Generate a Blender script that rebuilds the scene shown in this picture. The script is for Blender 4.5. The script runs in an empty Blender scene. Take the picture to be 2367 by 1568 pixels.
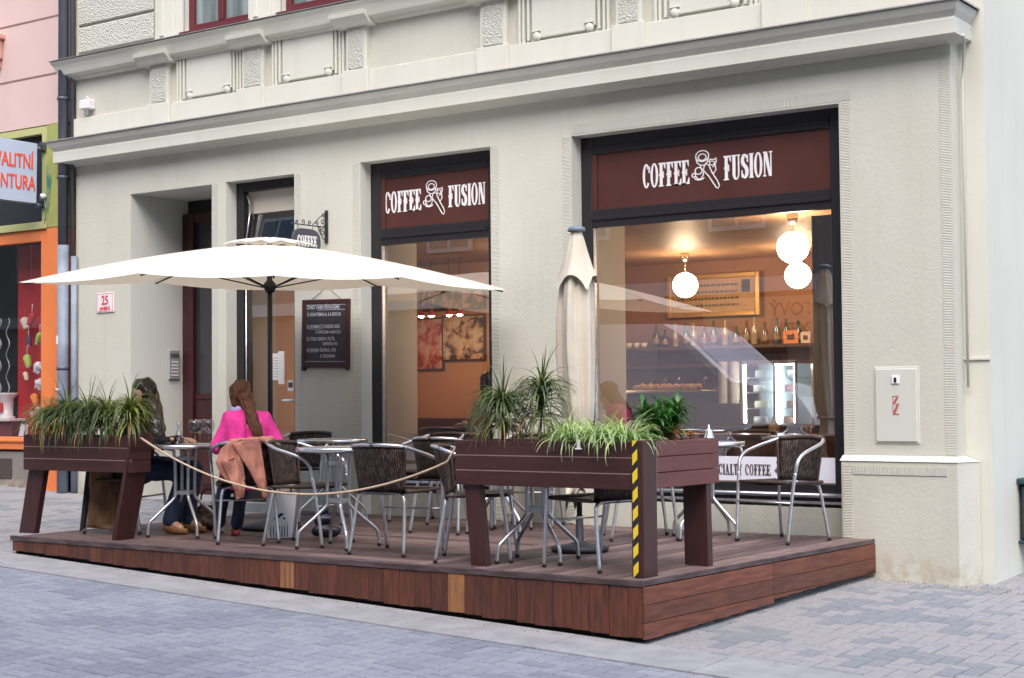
import bpy, bmesh, math, random
from mathutils import Vector, Matrix, Euler, noise
rnd = random.Random(7)
PI = math.pi
V = Vector
scene = bpy.context.scene
C = scene.collection

# ------------------------------------------------------------------ camera, sky, sun, exposure
cam_d = bpy.data.cameras.new('camera'); cam = bpy.data.objects.new('camera', cam_d); C.objects.link(cam)
scene.camera = cam
Rc = ((0.8163, -0.0281, -0.5769), (0.5775, 0.0255, 0.8160), (-0.0082, -0.9993, 0.0370))
_F, _W, _H = 3582., 2367., 1568.
def _cam():
    cx, cy = _W/2, _H/2
    left = V((-3874.-cx, 959.-cy, _F)).normalized(); X = -left
    p2 = V((-2874.-cx, 950.2-cy, _F)); up = left.cross(p2).normalized()
    if up.y > 0: up = -up
    Y = up.cross(X)
    R = Matrix((X, Y, up))                    # world = R @ (right, down, forward)
    return R
R_ = _cam()
M = Matrix((R_ @ V((1, 0, 0)), R_ @ V((0, -1, 0)), R_ @ V((0, 0, -1)))).transposed().to_4x4()
M.translation = V((0, -10.833, 1.07))
cam.matrix_world = M
cam_d.sensor_width = 36; cam_d.lens = 36*_F/_W; cam_d.clip_end = 500; cam_d.clip_start = .1
SUN_EL, SUN_AZ = math.radians(52), math.radians(148)     # azimuth measured from +Y towards +X
world = bpy.data.worlds.new('World'); scene.world = world; world.use_nodes = True
nt = world.node_tree; bg = nt.nodes['Background']
sky = nt.nodes.new('ShaderNodeTexSky'); sky.sky_type = 'NISHITA'; sky.sun_disc = False
sky.sun_elevation = SUN_EL; sky.sun_rotation = SUN_AZ; sky.air_density = 1.0; sky.dust_density = 3.0; sky.ozone_density = 1.0
nt.links.new(sky.outputs[0], bg.inputs[0]); bg.inputs[1].default_value = 0.15
sd = bpy.data.lights.new('sun', 'SUN'); sd.energy = 1.15; sd.angle = math.radians(60); sd.color = (1, .965, .91)
sun = bpy.data.objects.new('sun', sd); C.objects.link(sun)
dirv = V((math.sin(SUN_AZ)*math.cos(SUN_EL), math.cos(SUN_AZ)*math.cos(SUN_EL), math.sin(SUN_EL)))
sun.rotation_euler = dirv.to_track_quat('Z', 'Y').to_euler()
vs = scene.view_settings; vs.view_transform = 'Standard'; vs.look = 'None'; vs.gamma = 1; vs.use_curve_mapping = False
vs.exposure = 1.30
try:
    scene.cycles.max_bounces = 10; scene.cycles.transparent_max_bounces = 16; scene.cycles.sample_clamp_indirect = 6
    scene.cycles.caustics_reflective = False; scene.cycles.caustics_refractive = False
except Exception: pass

# ------------------------------------------------------------------ helpers
class MB:
    """collects shapes, builds one mesh object"""
    def __init__(s): s.v = []; s.f = []; s.mi = []; s.tone = []; s.sm = []; s.cur = 0; s.t = .5
    def add(s, vs_, fs, smooth=False):
        n = len(s.v); s.v += [tuple(p) for p in vs_]
        for f in fs:
            s.f.append([i+n for i in f]); s.mi.append(s.cur); s.tone.append(s.t); s.sm.append(smooth)
        return s
    def box(s, x0, y0, z0, x1, y1, z1, b=0):
        if x1 < x0: x0, x1 = x1, x0
        if y1 < y0: y0, y1 = y1, y0
        if z1 < z0: z0, z1 = z1, z0
        if b <= 0:
            s.add([(x0,y0,z0),(x1,y0,z0),(x1,y1,z0),(x0,y1,z0),(x0,y0,z1),(x1,y0,z1),(x1,y1,z1),(x0,y1,z1)],
                  [(0,3,2,1),(4,5,6,7),(0,1,5,4),(1,2,6,5),(2,3,7,6),(3,0,4,7)]); return s
        b = min(b, (x1-x0)*.45, (y1-y0)*.45, (z1-z0)*.45)
        vs_ = []; idx = {}
        for ix, x in enumerate((x0, x1)):
            for iy, y in enumerate((y0, y1)):
                for iz, z in enumerate((z0, z1)):
                    sx = b if ix == 0 else -b; sy = b if iy == 0 else -b; sz = b if iz == 0 else -b
                    for k, p in enumerate(((x, y+sy, z+sz), (x+sx, y, z+sz), (x+sx, y+sy, z))):
                        idx[(ix,iy,iz,k)] = len(vs_); vs_.append(p)
        I = lambda *a: idx[a]
        fs = []
        for ix in (0, 1): fs.append([I(ix,0,0,0), I(ix,1,0,0), I(ix,1,1,0), I(ix,0,1,0)][::(-1 if ix == 0 else 1)])
        for iy in (0, 1): fs.append([I(0,iy,0,1), I(1,iy,0,1), I(1,iy,1,1), I(0,iy,1,1)][::(1 if iy == 0 else -1)])
        for iz in (0, 1): fs.append([I(0,0,iz,2), I(1,0,iz,2), I(1,1,iz,2), I(0,1,iz,2)][::(-1 if iz == 0 else 1)])
        for iy in (0, 1):
            for iz in (0, 1): fs.append([I(0,iy,iz,1), I(1,iy,iz,1), I(1,iy,iz,2), I(0,iy,iz,2)])
        for ix in (0, 1):
            for iz in (0, 1): fs.append([I(ix,0,iz,0), I(ix,1,iz,0), I(ix,1,iz,2), I(ix,0,iz,2)])
            for iy in (0, 1): fs.append([I(ix,iy,0,0), I(ix,iy,1,0), I(ix,iy,1,1), I(ix,iy,0,1)])
        for ix in (0, 1):
            for iy in (0, 1):
                for iz in (0, 1): fs.append([I(ix,iy,iz,0), I(ix,iy,iz,1), I(ix,iy,iz,2)])
        s.add(vs_, fs); return s
    def tube(s, pts, r, n=10, cap=True, closed=False, radii=None):
        pts = [V(p) for p in pts]; m = len(pts); rings = []
        up = None; vs_ = []
        for i in range(m):
            if closed: t = pts[(i+1) % m]-pts[i-1]
            else: t = pts[min(i+1, m-1)]-pts[max(i-1, 0)]
            if t.length < 1e-9: t = V((0, 0, 1))
            t.normalize()
            if up is None:
                up = V((0, 0, 1)) if abs(t.z) < .9 else V((1, 0, 0))
            a = t.cross(up)
            if a.length < 1e-6: a = t.cross(V((0, 1, 0)))
            a.normalize(); b = a.cross(t).normalized(); up = b
            rr = radii[i] if radii else r
            for k in range(n):
                th = 2*PI*k/n; vs_.append(pts[i]+a*math.cos(th)*rr+b*math.sin(th)*rr)
        fs = []
        for i in range(m if closed else m-1):
            j = (i+1) % m
            for k in range(n):
                k2 = (k+1) % n
                fs.append((i*n+k, i*n+k2, j*n+k2, j*n+k))
        s.add(vs_, fs, True)
        if cap and not closed:
            s.add(vs_[:n], [tuple(range(n))]); s.add(vs_[-n:], [tuple(reversed(range(n)))])
        return s
    def lathe(s, prof, c=(0, 0, 0), n=24, smooth=True, axis='z'):
        vs_ = []
        for r, z in prof:
            for k in range(n):
                th = 2*PI*k/n; p = (r*math.cos(th), r*math.sin(th), z)
                if axis == 'y': p = (p[0], p[2], p[1])
                if axis == 'x': p = (p[2], p[0], p[1])
                vs_.append((c[0]+p[0], c[1]+p[1], c[2]+p[2]))
        fs = []
        for i in range(len(prof)-1):
            for k in range(n):
                k2 = (k+1) % n; fs.append((i*n+k, i*n+k2, (i+1)*n+k2, (i+1)*n+k))
        s.add(vs_, fs, smooth); return s
    def prism(s, poly, a, b, axis='y'):
        """poly of (u,w); extruded from a to b along axis (y: u=x,w=z; x: u=y,w=z; z: u=x,w=y)"""
        n = len(poly)
        def P(u, w, t): return {'y': (u, t, w), 'x': (t, u, w), 'z': (u, w, t)}[axis]
        vs_ = [P(u, w, a) for u, w in poly]+[P(u, w, b) for u, w in poly]
        s.add(vs_, [tuple(range(n)), tuple(range(2*n-1, n-1, -1))]+[(i, (i+1) % n, n+(i+1) % n, n+i) for i in range(n)])
        return s
    def sphere(s, c, r, n=16, m=10, sc=(1, 1, 1)):
        prof = [(math.sin(PI*i/m), -math.cos(PI*i/m)) for i in range(m+1)]
        vs_ = []
        for q, z in prof:
            for k in range(n):
                th = 2*PI*k/n; vs_.append((c[0]+r*sc[0]*q*math.cos(th), c[1]+r*sc[1]*q*math.sin(th), c[2]+r*sc[2]*z))
        fs = []
        for i in range(m):
            for k in range(n):
                k2 = (k+1) % n; fs.append((i*n+k, i*n+k2, (i+1)*n+k2, (i+1)*n+k))
        s.add(vs_, fs, True); return s
    def xf(s, Mx):
        s.v = [tuple(Mx @ V(p)) for p in s.v]; return s
    def build(s, name, mats, parent=None, label=None):
        me = bpy.data.meshes.new(name); me.from_pydata(s.v, [], s.f)
        if not isinstance(mats, (list, tuple)): mats = [mats]
        for m in mats: me.materials.append(m)
        me.polygons.foreach_set('material_index', s.mi); me.polygons.foreach_set('use_smooth', s.sm)
        at = me.attributes.new('tone', 'FLOAT', 'FACE'); at.data.foreach_set('value', s.tone)
        bm = bmesh.new(); bm.from_mesh(me); bmesh.ops.remove_doubles(bm, verts=bm.verts, dist=1e-6)
        bmesh.ops.recalc_face_normals(bm, faces=bm.faces); bm.to_mesh(me); bm.free()
        o = bpy.data.objects.new(name, me); C.objects.link(o)
        if parent: o.parent = parent
        if label: o['label'] = label
        return o

def thing(name, label, cat, loc=(0, 0, 0), rz=0, group=None):
    o = bpy.data.objects.new(name, None); C.objects.link(o); o.location = loc; o.rotation_euler = (0, 0, rz)
    o.empty_display_size = .1; o['label'] = label; o['category'] = cat
    if group: o['group'] = group
    return o
def tag(o, label, cat, group=None):
    o['label'] = label; o['category'] = cat
    if group: o['group'] = group
    return o
def struct(o): o['kind'] = 'structure'; return o
def dup(root, loc, rz, label, group=None):
    kids = {}
    for o in list(C.objects): kids.setdefault(o.parent, []).append(o)
    def cp(o, p):
        c = o.copy(); C.objects.link(c); c.parent = p
        for k in kids.get(o, []): cp(k, c)
        return c
    r = cp(root, None); r.location = loc; r.rotation_euler = (0, 0, rz); r['label'] = label
    if group: r['group'] = group
    return r

def blob(name, caps, mat, parent=None, voxel=.012, smooth=4, disp=0, label=None, fq=12):
    """one continuous surface grown round tapered capsules (p0, r0, p1, r1)"""
    mb = MB()
    for p0, r0, p1, r1 in caps:
        p0, p1 = V(p0), V(p1); d = p1-p0
        if d.length < 1e-5: mb.sphere(p0, r0, 14, 8); continue
        t = d.normalized(); pts = []; rr = []
        for k in range(5):
            a = PI/2*k/4; pts.append(p0-t*r0*math.cos(a)); rr.append(max(r0*math.sin(a), 1e-4))
        for k in range(1, 4): pts.append(p0+d*k/4); rr.append(r0+(r1-r0)*k/4)
        for k in range(5):
            a = PI/2*k/4; pts.append(p1+t*r1*math.sin(a)); rr.append(max(r1*math.cos(a), 1e-4))
        mb.tube(pts, 0, 14, True, radii=rr)
    me = bpy.data.meshes.new('tmp'); me.from_pydata(mb.v, [], mb.f)
    bm = bmesh.new(); bm.from_mesh(me); bmesh.ops.remove_doubles(bm, verts=bm.verts, dist=1e-6); bmesh.ops.recalc_face_normals(bm, faces=bm.faces); bm.to_mesh(me); bm.free()
    o = bpy.data.objects.new('tmp', me); C.objects.link(o)
    m = o.modifiers.new('r', 'REMESH'); m.mode = 'VOXEL'; m.voxel_size = voxel
    m2 = o.modifiers.new('s', 'SMOOTH'); m2.iterations = smooth; m2.factor = .6
    dg = bpy.context.evaluated_depsgraph_get()
    me2 = bpy.data.meshes.new_from_object(o.evaluated_get(dg)); bpy.data.objects.remove(o)
    if disp:
        me2.update()
        nn = [v.normal.copy() for v in me2.vertices]
        for v, nrm in zip(me2.vertices, nn):
            v.co += nrm*disp*noise.noise(V((v.co.x*fq, v.co.y*fq, v.co.z*fq*.5)))
    me2.name = name; me2.materials.clear(); me2.materials.append(mat)
    for p in me2.polygons: p.use_smooth = True
    r = bpy.data.objects.new(name, me2); C.objects.link(r)
    if parent: r.parent = parent
    if label: r['label'] = label
    return r

# ------------------------------------------------------------------ materials
def mat(name, col, rough=.6, metal=0, spec=.5, col2=None, nscale=8, ndet=4, nlo=.35, nhi=.65, stretch=(1, 1, 1), bump=0, bscale=60, bdist=.01,
        tone=None, emis=None, estr=0, sheen=0, trans=0, coat=0, rvar=0, extra=None):
    m = bpy.data.materials.new(name); m.use_nodes = True; t = m.node_tree; N = t.nodes; L = t.links
    p = N['Principled BSDF']
    p.inputs['Roughness'].default_value = rough; p.inputs['Metallic'].default_value = metal
    p.inputs['Specular IOR Level'].default_value = spec
    p.inputs['Base Color'].default_value = (*col, 1)
    if coat: p.inputs['Coat Weight'].default_value = coat; p.inputs['Coat Roughness'].default_value = .15
    if sheen: p.inputs['Sheen Weight'].default_value = sheen
    if trans: p.inputs['Transmission Weight'].default_value = trans
    co = N.new('ShaderNodeTexCoord'); mp = N.new('ShaderNodeMapping'); mp.inputs['Scale'].default_value = stretch
    L.new(co.outputs['Object'], mp.inputs[0]); out = None
    if col2:
        no = N.new('ShaderNodeTexNoise'); no.inputs['Scale'].default_value = nscale; no.inputs['Detail'].default_value = ndet
        L.new(mp.outputs[0], no.inputs['Vector'])
        rp = N.new('ShaderNodeMapRange'); rp.inputs[1].default_value = nlo; rp.inputs[2].default_value = nhi
        L.new(no.outputs['Fac'], rp.inputs[0])
        mx = N.new('ShaderNodeMix'); mx.data_type = 'RGBA'; mx.inputs[6].default_value = (*col, 1); mx.inputs[7].default_value = (*col2, 1)
        L.new(rp.outputs[0], mx.inputs[0]); out = mx.outputs[2]
        if rvar:
            rr = N.new('ShaderNodeMapRange'); rr.inputs[3].default_value = rough-rvar; rr.inputs[4].default_value = rough+rvar
            L.new(no.outputs['Fac'], rr.inputs[0]); L.new(rr.outputs[0], p.inputs['Roughness'])
    if tone:
        at = N.new('ShaderNodeAttribute'); at.attribute_name = 'tone'
        mx = N.new('ShaderNodeMix'); mx.data_type = 'RGBA'; mx.blend_type = 'MULTIPLY'; mx.inputs[0].default_value = 1
        cr = N.new('ShaderNodeValToRGB'); els = cr.color_ramp.elements
        els[0].position = 0; els[0].color = (*tone[0], 1); els[1].position = 1; els[1].color = (*tone[-1], 1)
        for i, c in enumerate(tone[1:-1]):
            e = els.new((i+1)/(len(tone)-1)); e.color = (*c, 1)
        L.new(at.outputs['Fac'], cr.inputs[0])
        if out: L.new(out, mx.inputs[6])
        else: mx.inputs[6].default_value = (*col, 1)
        L.new(cr.outputs[0], mx.inputs[7]); out = mx.outputs[2]
    if out: L.new(out, p.inputs['Base Color'])
    if bump:
        nb = N.new('ShaderNodeTexNoise'); nb.inputs['Scale'].default_value = bscale; nb.inputs['Detail'].default_value = 5
        L.new(mp.outputs[0], nb.inputs['Vector'])
        bp = N.new('ShaderNodeBump'); bp.inputs['Strength'].default_value = bump; bp.inputs['Distance'].default_value = bdist
        L.new(nb.outputs['Fac'], bp.inputs['Height']); L.new(bp.outputs[0], p.inputs['Normal'])
    if emis: p.inputs['Emission Color'].default_value = (*emis, 1); p.inputs['Emission Strength'].default_value = estr
    if extra: extra(m, t, N, L, p, mp, co)
    return m

def stucco(name, c1, c2, strength=.5, stain=True):
    def ex(m, t, N, L, p, mp, co):
        # trowel swirls + fine grain
        n1 = N.new('ShaderNodeTexNoise'); n1.inputs['Scale'].default_value = 22; n1.inputs['Detail'].default_value = 6; n1.inputs['Distortion'].default_value = 1.4
        n2 = N.new('ShaderNodeTexNoise'); n2.inputs['Scale'].default_value = 140; n2.inputs['Detail'].default_value = 3
        n3 = N.new('ShaderNodeTexNoise'); n3.inputs['Scale'].default_value = 1.1; n3.inputs['Detail'].default_value = 3
        for n in (n1, n2, n3): L.new(co.outputs['Object'], n.inputs['Vector'])
        ad = N.new('ShaderNodeMath'); ad.operation = 'MULTIPLY_ADD'; ad.inputs[1].default_value = .35
        L.new(n2.outputs['Fac'], ad.inputs[0]); L.new(n1.outputs['Fac'], ad.inputs[2])
        bp = N.new('ShaderNodeBump'); bp.inputs['Strength'].default_value = strength; bp.inputs['Distance'].default_value = .012
        L.new(ad.outputs[0], bp.inputs['Height']); L.new(bp.outputs[0], p.inputs['Normal'])
        mx = N.new('ShaderNodeMix'); mx.data_type = 'RGBA'; mx.inputs[6].default_value = (*c1, 1); mx.inputs[7].default_value = (*c2, 1)
        rp = N.new('ShaderNodeMapRange'); rp.inputs[1].default_value = .35; rp.inputs[2].default_value = .7
        L.new(n3.outputs['Fac'], rp.inputs[0]); L.new(rp.outputs[0], mx.inputs[0]); last = mx.outputs[2]
        m5 = N.new('ShaderNodeMapping'); m5.inputs['Scale'].default_value = (5, 5, .35); L.new(co.outputs['Object'], m5.inputs[0])
        n5 = N.new('ShaderNodeTexNoise'); n5.inputs['Scale'].default_value = 1; n5.inputs['Detail'].default_value = 7; n5.inputs['Roughness'].default_value = .7; L.new(m5.outputs[0], n5.inputs['Vector'])
        r5 = N.new('ShaderNodeMapRange'); r5.inputs[1].default_value = .52; r5.inputs[2].default_value = .78; r5.inputs[3].default_value = 0; r5.inputs[4].default_value = .32; L.new(n5.outputs['Fac'], r5.inputs[0])
        m6 = N.new('ShaderNodeMix'); m6.data_type = 'RGBA'; m6.inputs[7].default_value = (c1[0]*.80, c1[1]*.78, c1[2]*.74, 1); L.new(r5.outputs[0], m6.inputs[0]); L.new(last, m6.inputs[6]); last = m6.outputs[2]
        if stain:   # splash dirt near the pavement: brown where low and noisy
            sx = N.new('ShaderNodeSeparateXYZ'); L.new(co.outputs['Object'], sx.inputs[0])
            sl = N.new('ShaderNodeMath'); sl.operation = 'MULTIPLY_ADD'; sl.inputs[1].default_value = .039; L.new(sx.outputs['X'], sl.inputs[0]); L.new(sx.outputs['Z'], sl.inputs[2])
            r1 = N.new('ShaderNodeMapRange'); r1.inputs[1].default_value = -.46; r1.inputs[2].default_value = -.22; r1.inputs[3].default_value = 1; r1.inputs[4].default_value = 0
            L.new(sl.outputs[0], r1.inputs[0])
            n4 = N.new('ShaderNodeTexNoise'); n4.inputs['Scale'].default_value = 9; n4.inputs['Detail'].default_value = 6; L.new(co.outputs['Object'], n4.inputs['Vector'])
            r2 = N.new('ShaderNodeMapRange'); r2.inputs[1].default_value = .42; r2.inputs[2].default_value = .65; L.new(n4.outputs['Fac'], r2.inputs[0])
            mu = N.new('ShaderNodeMath'); mu.operation = 'MULTIPLY'; L.new(r1.outputs[0], mu.inputs[0]); L.new(r2.outputs[0], mu.inputs[1])
            m2 = N.new('ShaderNodeMix'); m2.data_type = 'RGBA'; m2.inputs[7].default_value = (.40, .34, .25, 1)
            L.new(mu.outputs[0], m2.inputs[0]); L.new(last, m2.inputs[6]); last = m2.outputs[2]
        L.new(last, p.inputs['Base Color'])
    return mat(name, c1, .85, spec=.2, extra=ex)

def comb_mat(name, c, axis, st=.6):
    def ex(m, t, N, L, p, mp, co):
        w = N.new('ShaderNodeTexWave'); w.wave_type = 'BANDS'; w.bands_direction = axis; w.inputs['Scale'].default_value = 27; w.inputs['Distortion'].default_value = .5
        w.inputs['Detail'].default_value = 1
        L.new(co.outputs['Object'], w.inputs['Vector'])
        bp = N.new('ShaderNodeBump'); bp.inputs['Strength'].default_value = st; bp.inputs['Distance'].default_value = .008
        L.new(w.outputs['Fac'], bp.inputs['Height']); L.new(bp.outputs[0], p.inputs['Normal'])
    return mat(name, c, .85, spec=.2, extra=ex)

WALL = (.525, .52, .455); WALL2 = (.565, .56, .495)
m_wall = stucco('wall_stucco', WALL, WALL2, .27)
m_trim = stucco('trim_plaster', (.59, .59, .525), (.63, .63, .565), .1, False)
m_reveal = stucco('reveal_plaster', (.62, .63, .58), (.66, .66, .61), .15, False)
m_combv = comb_mat('combed_plaster_upright', WALL2, 'Z')
m_combh = comb_mat('combed_plaster_level', WALL2, 'X')
def _rough(m, t, N, L, p, mp, co):
    n1 = N.new('ShaderNodeTexVoronoi'); n1.inputs['Scale'].default_value = 55; L.new(co.outputs['Object'], n1.inputs['Vector'])
    n2 = N.new('ShaderNodeTexNoise'); n2.inputs['Scale'].default_value = 38; n2.inputs['Detail'].default_value = 4; n2.inputs['Distortion'].default_value = 1; L.new(co.outputs['Object'], n2.inputs['Vector'])
    ad = N.new('ShaderNodeMath'); ad.operation = 'ADD'; L.new(n1.outputs['Distance'], ad.inputs[0]); L.new(n2.outputs['Fac'], ad.inputs[1])
    bp = N.new('ShaderNodeBump'); bp.inputs['Strength'].default_value = .6; bp.inputs['Distance'].default_value = .022
    L.new(ad.outputs[0], bp.inputs['Height']); L.new(bp.outputs[0], p.inputs['Normal'])
m_granul = mat('granulated_plaster', (.53, .53, .48), .9, spec=.15, extra=_rough)
m_frame = mat('dark_window_frame', (.017, .015, .018), .4, spec=.5)
m_signbr = mat('brown_sign_panel', (.075, .025, .020), .35, col2=(.088, .029, .023), nscale=3)
m_white = mat('white_lettering', (.82, .80, .82), .5)
m_black = mat('black_plastic', (.012, .012, .014), .45)
m_iron = mat('dark_iron', (.03, .032, .04), .55, metal=.3)
m_alu = mat('brushed_aluminium', (.62, .63, .66), .33, metal=.85, col2=(.5, .51, .55), nscale=20, rvar=.08)
m_aludark = mat('worn_aluminium', (.30, .29, .27), .45, metal=.7)
m_tabletop = mat('table_top_steel', (.7, .71, .73), .22, metal=.9)
def _weave(m, t, N, L, p, mp, co):
    b = N.new('ShaderNodeTexBrick'); b.inputs['Scale'].default_value = 1; b.inputs['Brick Width'].default_value = .045; b.inputs['Row Height'].default_value = .0135
    b.inputs['Mortar Size'].default_value = .0028; b.inputs['Color1'].default_value = (.030, .019, .016, 1); b.inputs['Color2'].default_value = (.15, .10, .08, 1); b.inputs['Bias'].default_value = -.25; b.inputs['Mortar'].default_value = (.004, .003, .003, 1)
    sx = N.new('ShaderNodeSeparateXYZ'); L.new(co.outputs['Object'], sx.inputs[0])
    cb = N.new('ShaderNodeCombineXYZ'); ad = N.new('ShaderNodeMath'); ad.operation = 'SUBTRACT'
    L.new(sx.outputs['Z'], ad.inputs[0]); L.new(sx.outputs['Y'], ad.inputs[1]); L.new(ad.outputs[0], cb.inputs[0]); L.new(sx.outputs['X'], cb.inputs[1])
    L.new(cb.outputs[0], b.inputs['Vector']); L.new(b.outputs['Color'], p.inputs['Base Color'])
    bp = N.new('ShaderNodeBump'); bp.inputs['Strength'].default_value = .8; bp.inputs['Distance'].default_value = .003; bp.invert = True
    L.new(b.outputs['Fac'], bp.inputs['Height']); L.new(bp.outputs[0], p.inputs['Normal'])
m_weave = mat('dark_brown_rattan', (.04, .025, .02), .5, spec=.35, extra=_weave)
m_edge = mat('rattan_binding', (.045, .026, .02), .5)
def wood(name, c1, c2, stretch, rough=.5, tone=None, bump=.25, wear=None):
    def ex(m, t, N, L, p, mp, co):
        if not wear: return
        n = N.new('ShaderNodeTexNoise'); n.inputs['Scale'].default_value = wear[1]; n.inputs['Detail'].default_value = 8; n.inputs['Roughness'].default_value = .7
        L.new(co.outputs['Object'], n.inputs['Vector'])
        r = N.new('ShaderNodeMapRange'); r.inputs[1].default_value = wear[2]; r.inputs[2].default_value = wear[2]+.05; L.new(n.outputs['Fac'], r.inputs[0])
        src = p.inputs['Base Color'].links[0].from_socket
        mx = N.new('ShaderNodeMix'); mx.data_type = 'RGBA'; mx.inputs[7].default_value = (*wear[0], 1); L.new(r.outputs[0], mx.inputs[0]); L.new(src, mx.inputs[6])
        L.new(mx.outputs[2], p.inputs['Base Color'])
    return mat(name, c1, rough, col2=c2, nscale=3, ndet=8, nlo=.38, nhi=.62, stretch=stretch, bump=bump, bscale=8, bdist=.004, tone=tone, extra=ex, rvar=.08)
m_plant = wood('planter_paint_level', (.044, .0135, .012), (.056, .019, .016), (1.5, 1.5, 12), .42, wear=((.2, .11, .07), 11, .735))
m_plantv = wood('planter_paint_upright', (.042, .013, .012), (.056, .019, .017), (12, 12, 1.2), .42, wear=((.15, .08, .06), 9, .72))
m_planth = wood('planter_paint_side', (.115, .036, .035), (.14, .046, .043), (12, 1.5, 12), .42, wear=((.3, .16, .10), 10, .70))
T4 = ((.5, .46, .48), (.8, .78, .8), (1.05, 1.05, 1.05), (1.35, 1.35, 1.3))
T3 = ((.55, .5, .5), (.8, .78, .8), (1, 1, 1), (1.2, 1.2, 1.15))
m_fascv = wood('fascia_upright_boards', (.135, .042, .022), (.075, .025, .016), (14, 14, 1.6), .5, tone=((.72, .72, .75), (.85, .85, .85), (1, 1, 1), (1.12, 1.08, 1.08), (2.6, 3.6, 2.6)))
m_fasch = wood('fascia_long_boards', (.19, .06, .032), (.115, .036, .021), (14, 1.2, 14), .5, tone=((.75, .75, .75), (.9, .9, .9), (1, 1, 1), (1.15, 1.1, 1.1)))
m_deckx = wood('deck_boards_level', (.165, .112, .105), (.10, .063, .058), (1.2, 14, 14), .6, tone=T4)
m_decky = wood('deck_boards_deep', (.175, .122, .118), (.108, .069, .066), (14, 1.2, 14), .6, tone=T4)
m_rim = wood('deck_rim', (.10, .07, .072), (.045, .028, .028), (2, 2, 12), .6)
m_canvas = mat('cream_canvas', (.86, .83, .76), .85, spec=.1, bump=.1, bscale=200)
def _can(m, t, N, L, p, mp, co):
    tr = N.new('ShaderNodeBsdfTranslucent'); tr.inputs[0].default_value = (.8, .68, .5, 1)
    mx = N.new('ShaderNodeMixShader'); mx.inputs[0].default_value = .3
    o = N['Material Output']; L.new(p.outputs[0], mx.inputs[1]); L.new(tr.outputs[0], mx.inputs[2]); L.new(mx.outputs[0], o.inputs[0])
m_canopy = mat('cream_canopy_cloth', (.88, .85, .78), .85, spec=.1, bump=.15, bscale=30, extra=_can)
m_canvas2 = mat('beige_canvas', (.64, .58, .49), .9, spec=.05, bump=.35, bscale=18, col2=(.56, .50, .41), nscale=4)

def glass_mat(name, tint=(1, 1, 1), boost=1.9, rough=0):
    m = bpy.data.materials.new(name); m.use_nodes = True; t = m.node_tree; N = t.nodes; L = t.links; N.clear()
    o = N.new('ShaderNodeOutputMaterial'); tr = N.new('ShaderNodeBsdfTransparent'); tr.inputs[0].default_value = (*tint, 1)
    gl = N.new('ShaderNodeBsdfGlossy'); gl.inputs['Roughness'].default_value = rough
    fr = N.new('ShaderNodeFresnel'); fr.inputs[0].default_value = 1.5
    mu = N.new('ShaderNodeMath'); mu.operation = 'MULTIPLY'; mu.inputs[1].default_value = boost; mu.use_clamp = True
    ge = N.new('ShaderNodeNewGeometry'); m3 = N.new('ShaderNodeMath'); m3.operation = 'MULTIPLY'; inv = N.new('ShaderNodeMath'); inv.operation = 'SUBTRACT'; inv.inputs[0].default_value = 1
    L.new(ge.outputs['Backfacing'], inv.inputs[1])
    mx = N.new('ShaderNodeMixShader'); L.new(fr.outputs[0], mu.inputs[0]); L.new(mu.outputs[0], m3.inputs[0]); L.new(inv.outputs[0], m3.inputs[1]); L.new(m3.outputs[0], mx.inputs[0])
    L.new(tr.outputs[0], mx.inputs[1]); L.new(gl.outputs[0], mx.inputs[2]); L.new(mx.outputs[0], o.inputs[0])
    return m
m_pane = glass_mat('window_glass', (.98, .98, .98), 9)
m_drink = glass_mat('clear_drinking_glass', (.95, .96, .97), 2.0)
m_upglass = mat('upper_window_glass', (.10, .13, .14), .06, spec=1, col2=(.3, .36, .36), nscale=2, stretch=(4, 1, .3))

# ------------------------------------------------------------------ ground
def gz(x, y):
    z = -.27-.039*(min(max(x, -60), 40)+4.6)
    if y > -3.6: return z+.03*min(y, 6)
    return z-.108+.01*(max(y, -30)+3.6)
def grid(xs, ys, dz, fn=gz):
    mb = MB(); vs_ = [(x, y, fn(x, y)+dz) for y in ys for x in xs]; n = len(xs)
    mb.add(vs_, [(j*n+i, j*n+i+1, (j+1)*n+i+1, (j+1)*n+i) for j in range(len(ys)-1) for i in range(n-1)])
    return mb
m_ground = mat('joint_sand', (.115, .115, .12), .95, col2=(.17, .165, .165), nscale=14, bump=.3, bscale=80)
xs = [-200, -60]+[-40+2*i for i in range(30)]+[40, 200]; ys = [-200, -60, -30, -20, -12, -9, -6, -4.5, -3.6, -2, 0, .6, 6, 60, 200]
struct(grid(xs, ys, -.012).build('ground', m_ground))
m_paveS = mat('street_bricks', (.21, .226, .272), .8, col2=(.25, .266, .312), nscale=30, tone=((.78, .80, .84), (1, 1, 1), (1.12, 1.11, 1.08)), bump=.3, bscale=120, bdist=.004)
m_paveP = mat('pavement_bricks', (.255, .252, .265), .85, col2=(.295, .29, .30), nscale=30, tone=((.70, .77, .82), (.78, .83, .87), (.96, .97, .98), (1.03, 1.01, 1)), bump=.4, bscale=90, bdist=.005)
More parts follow.
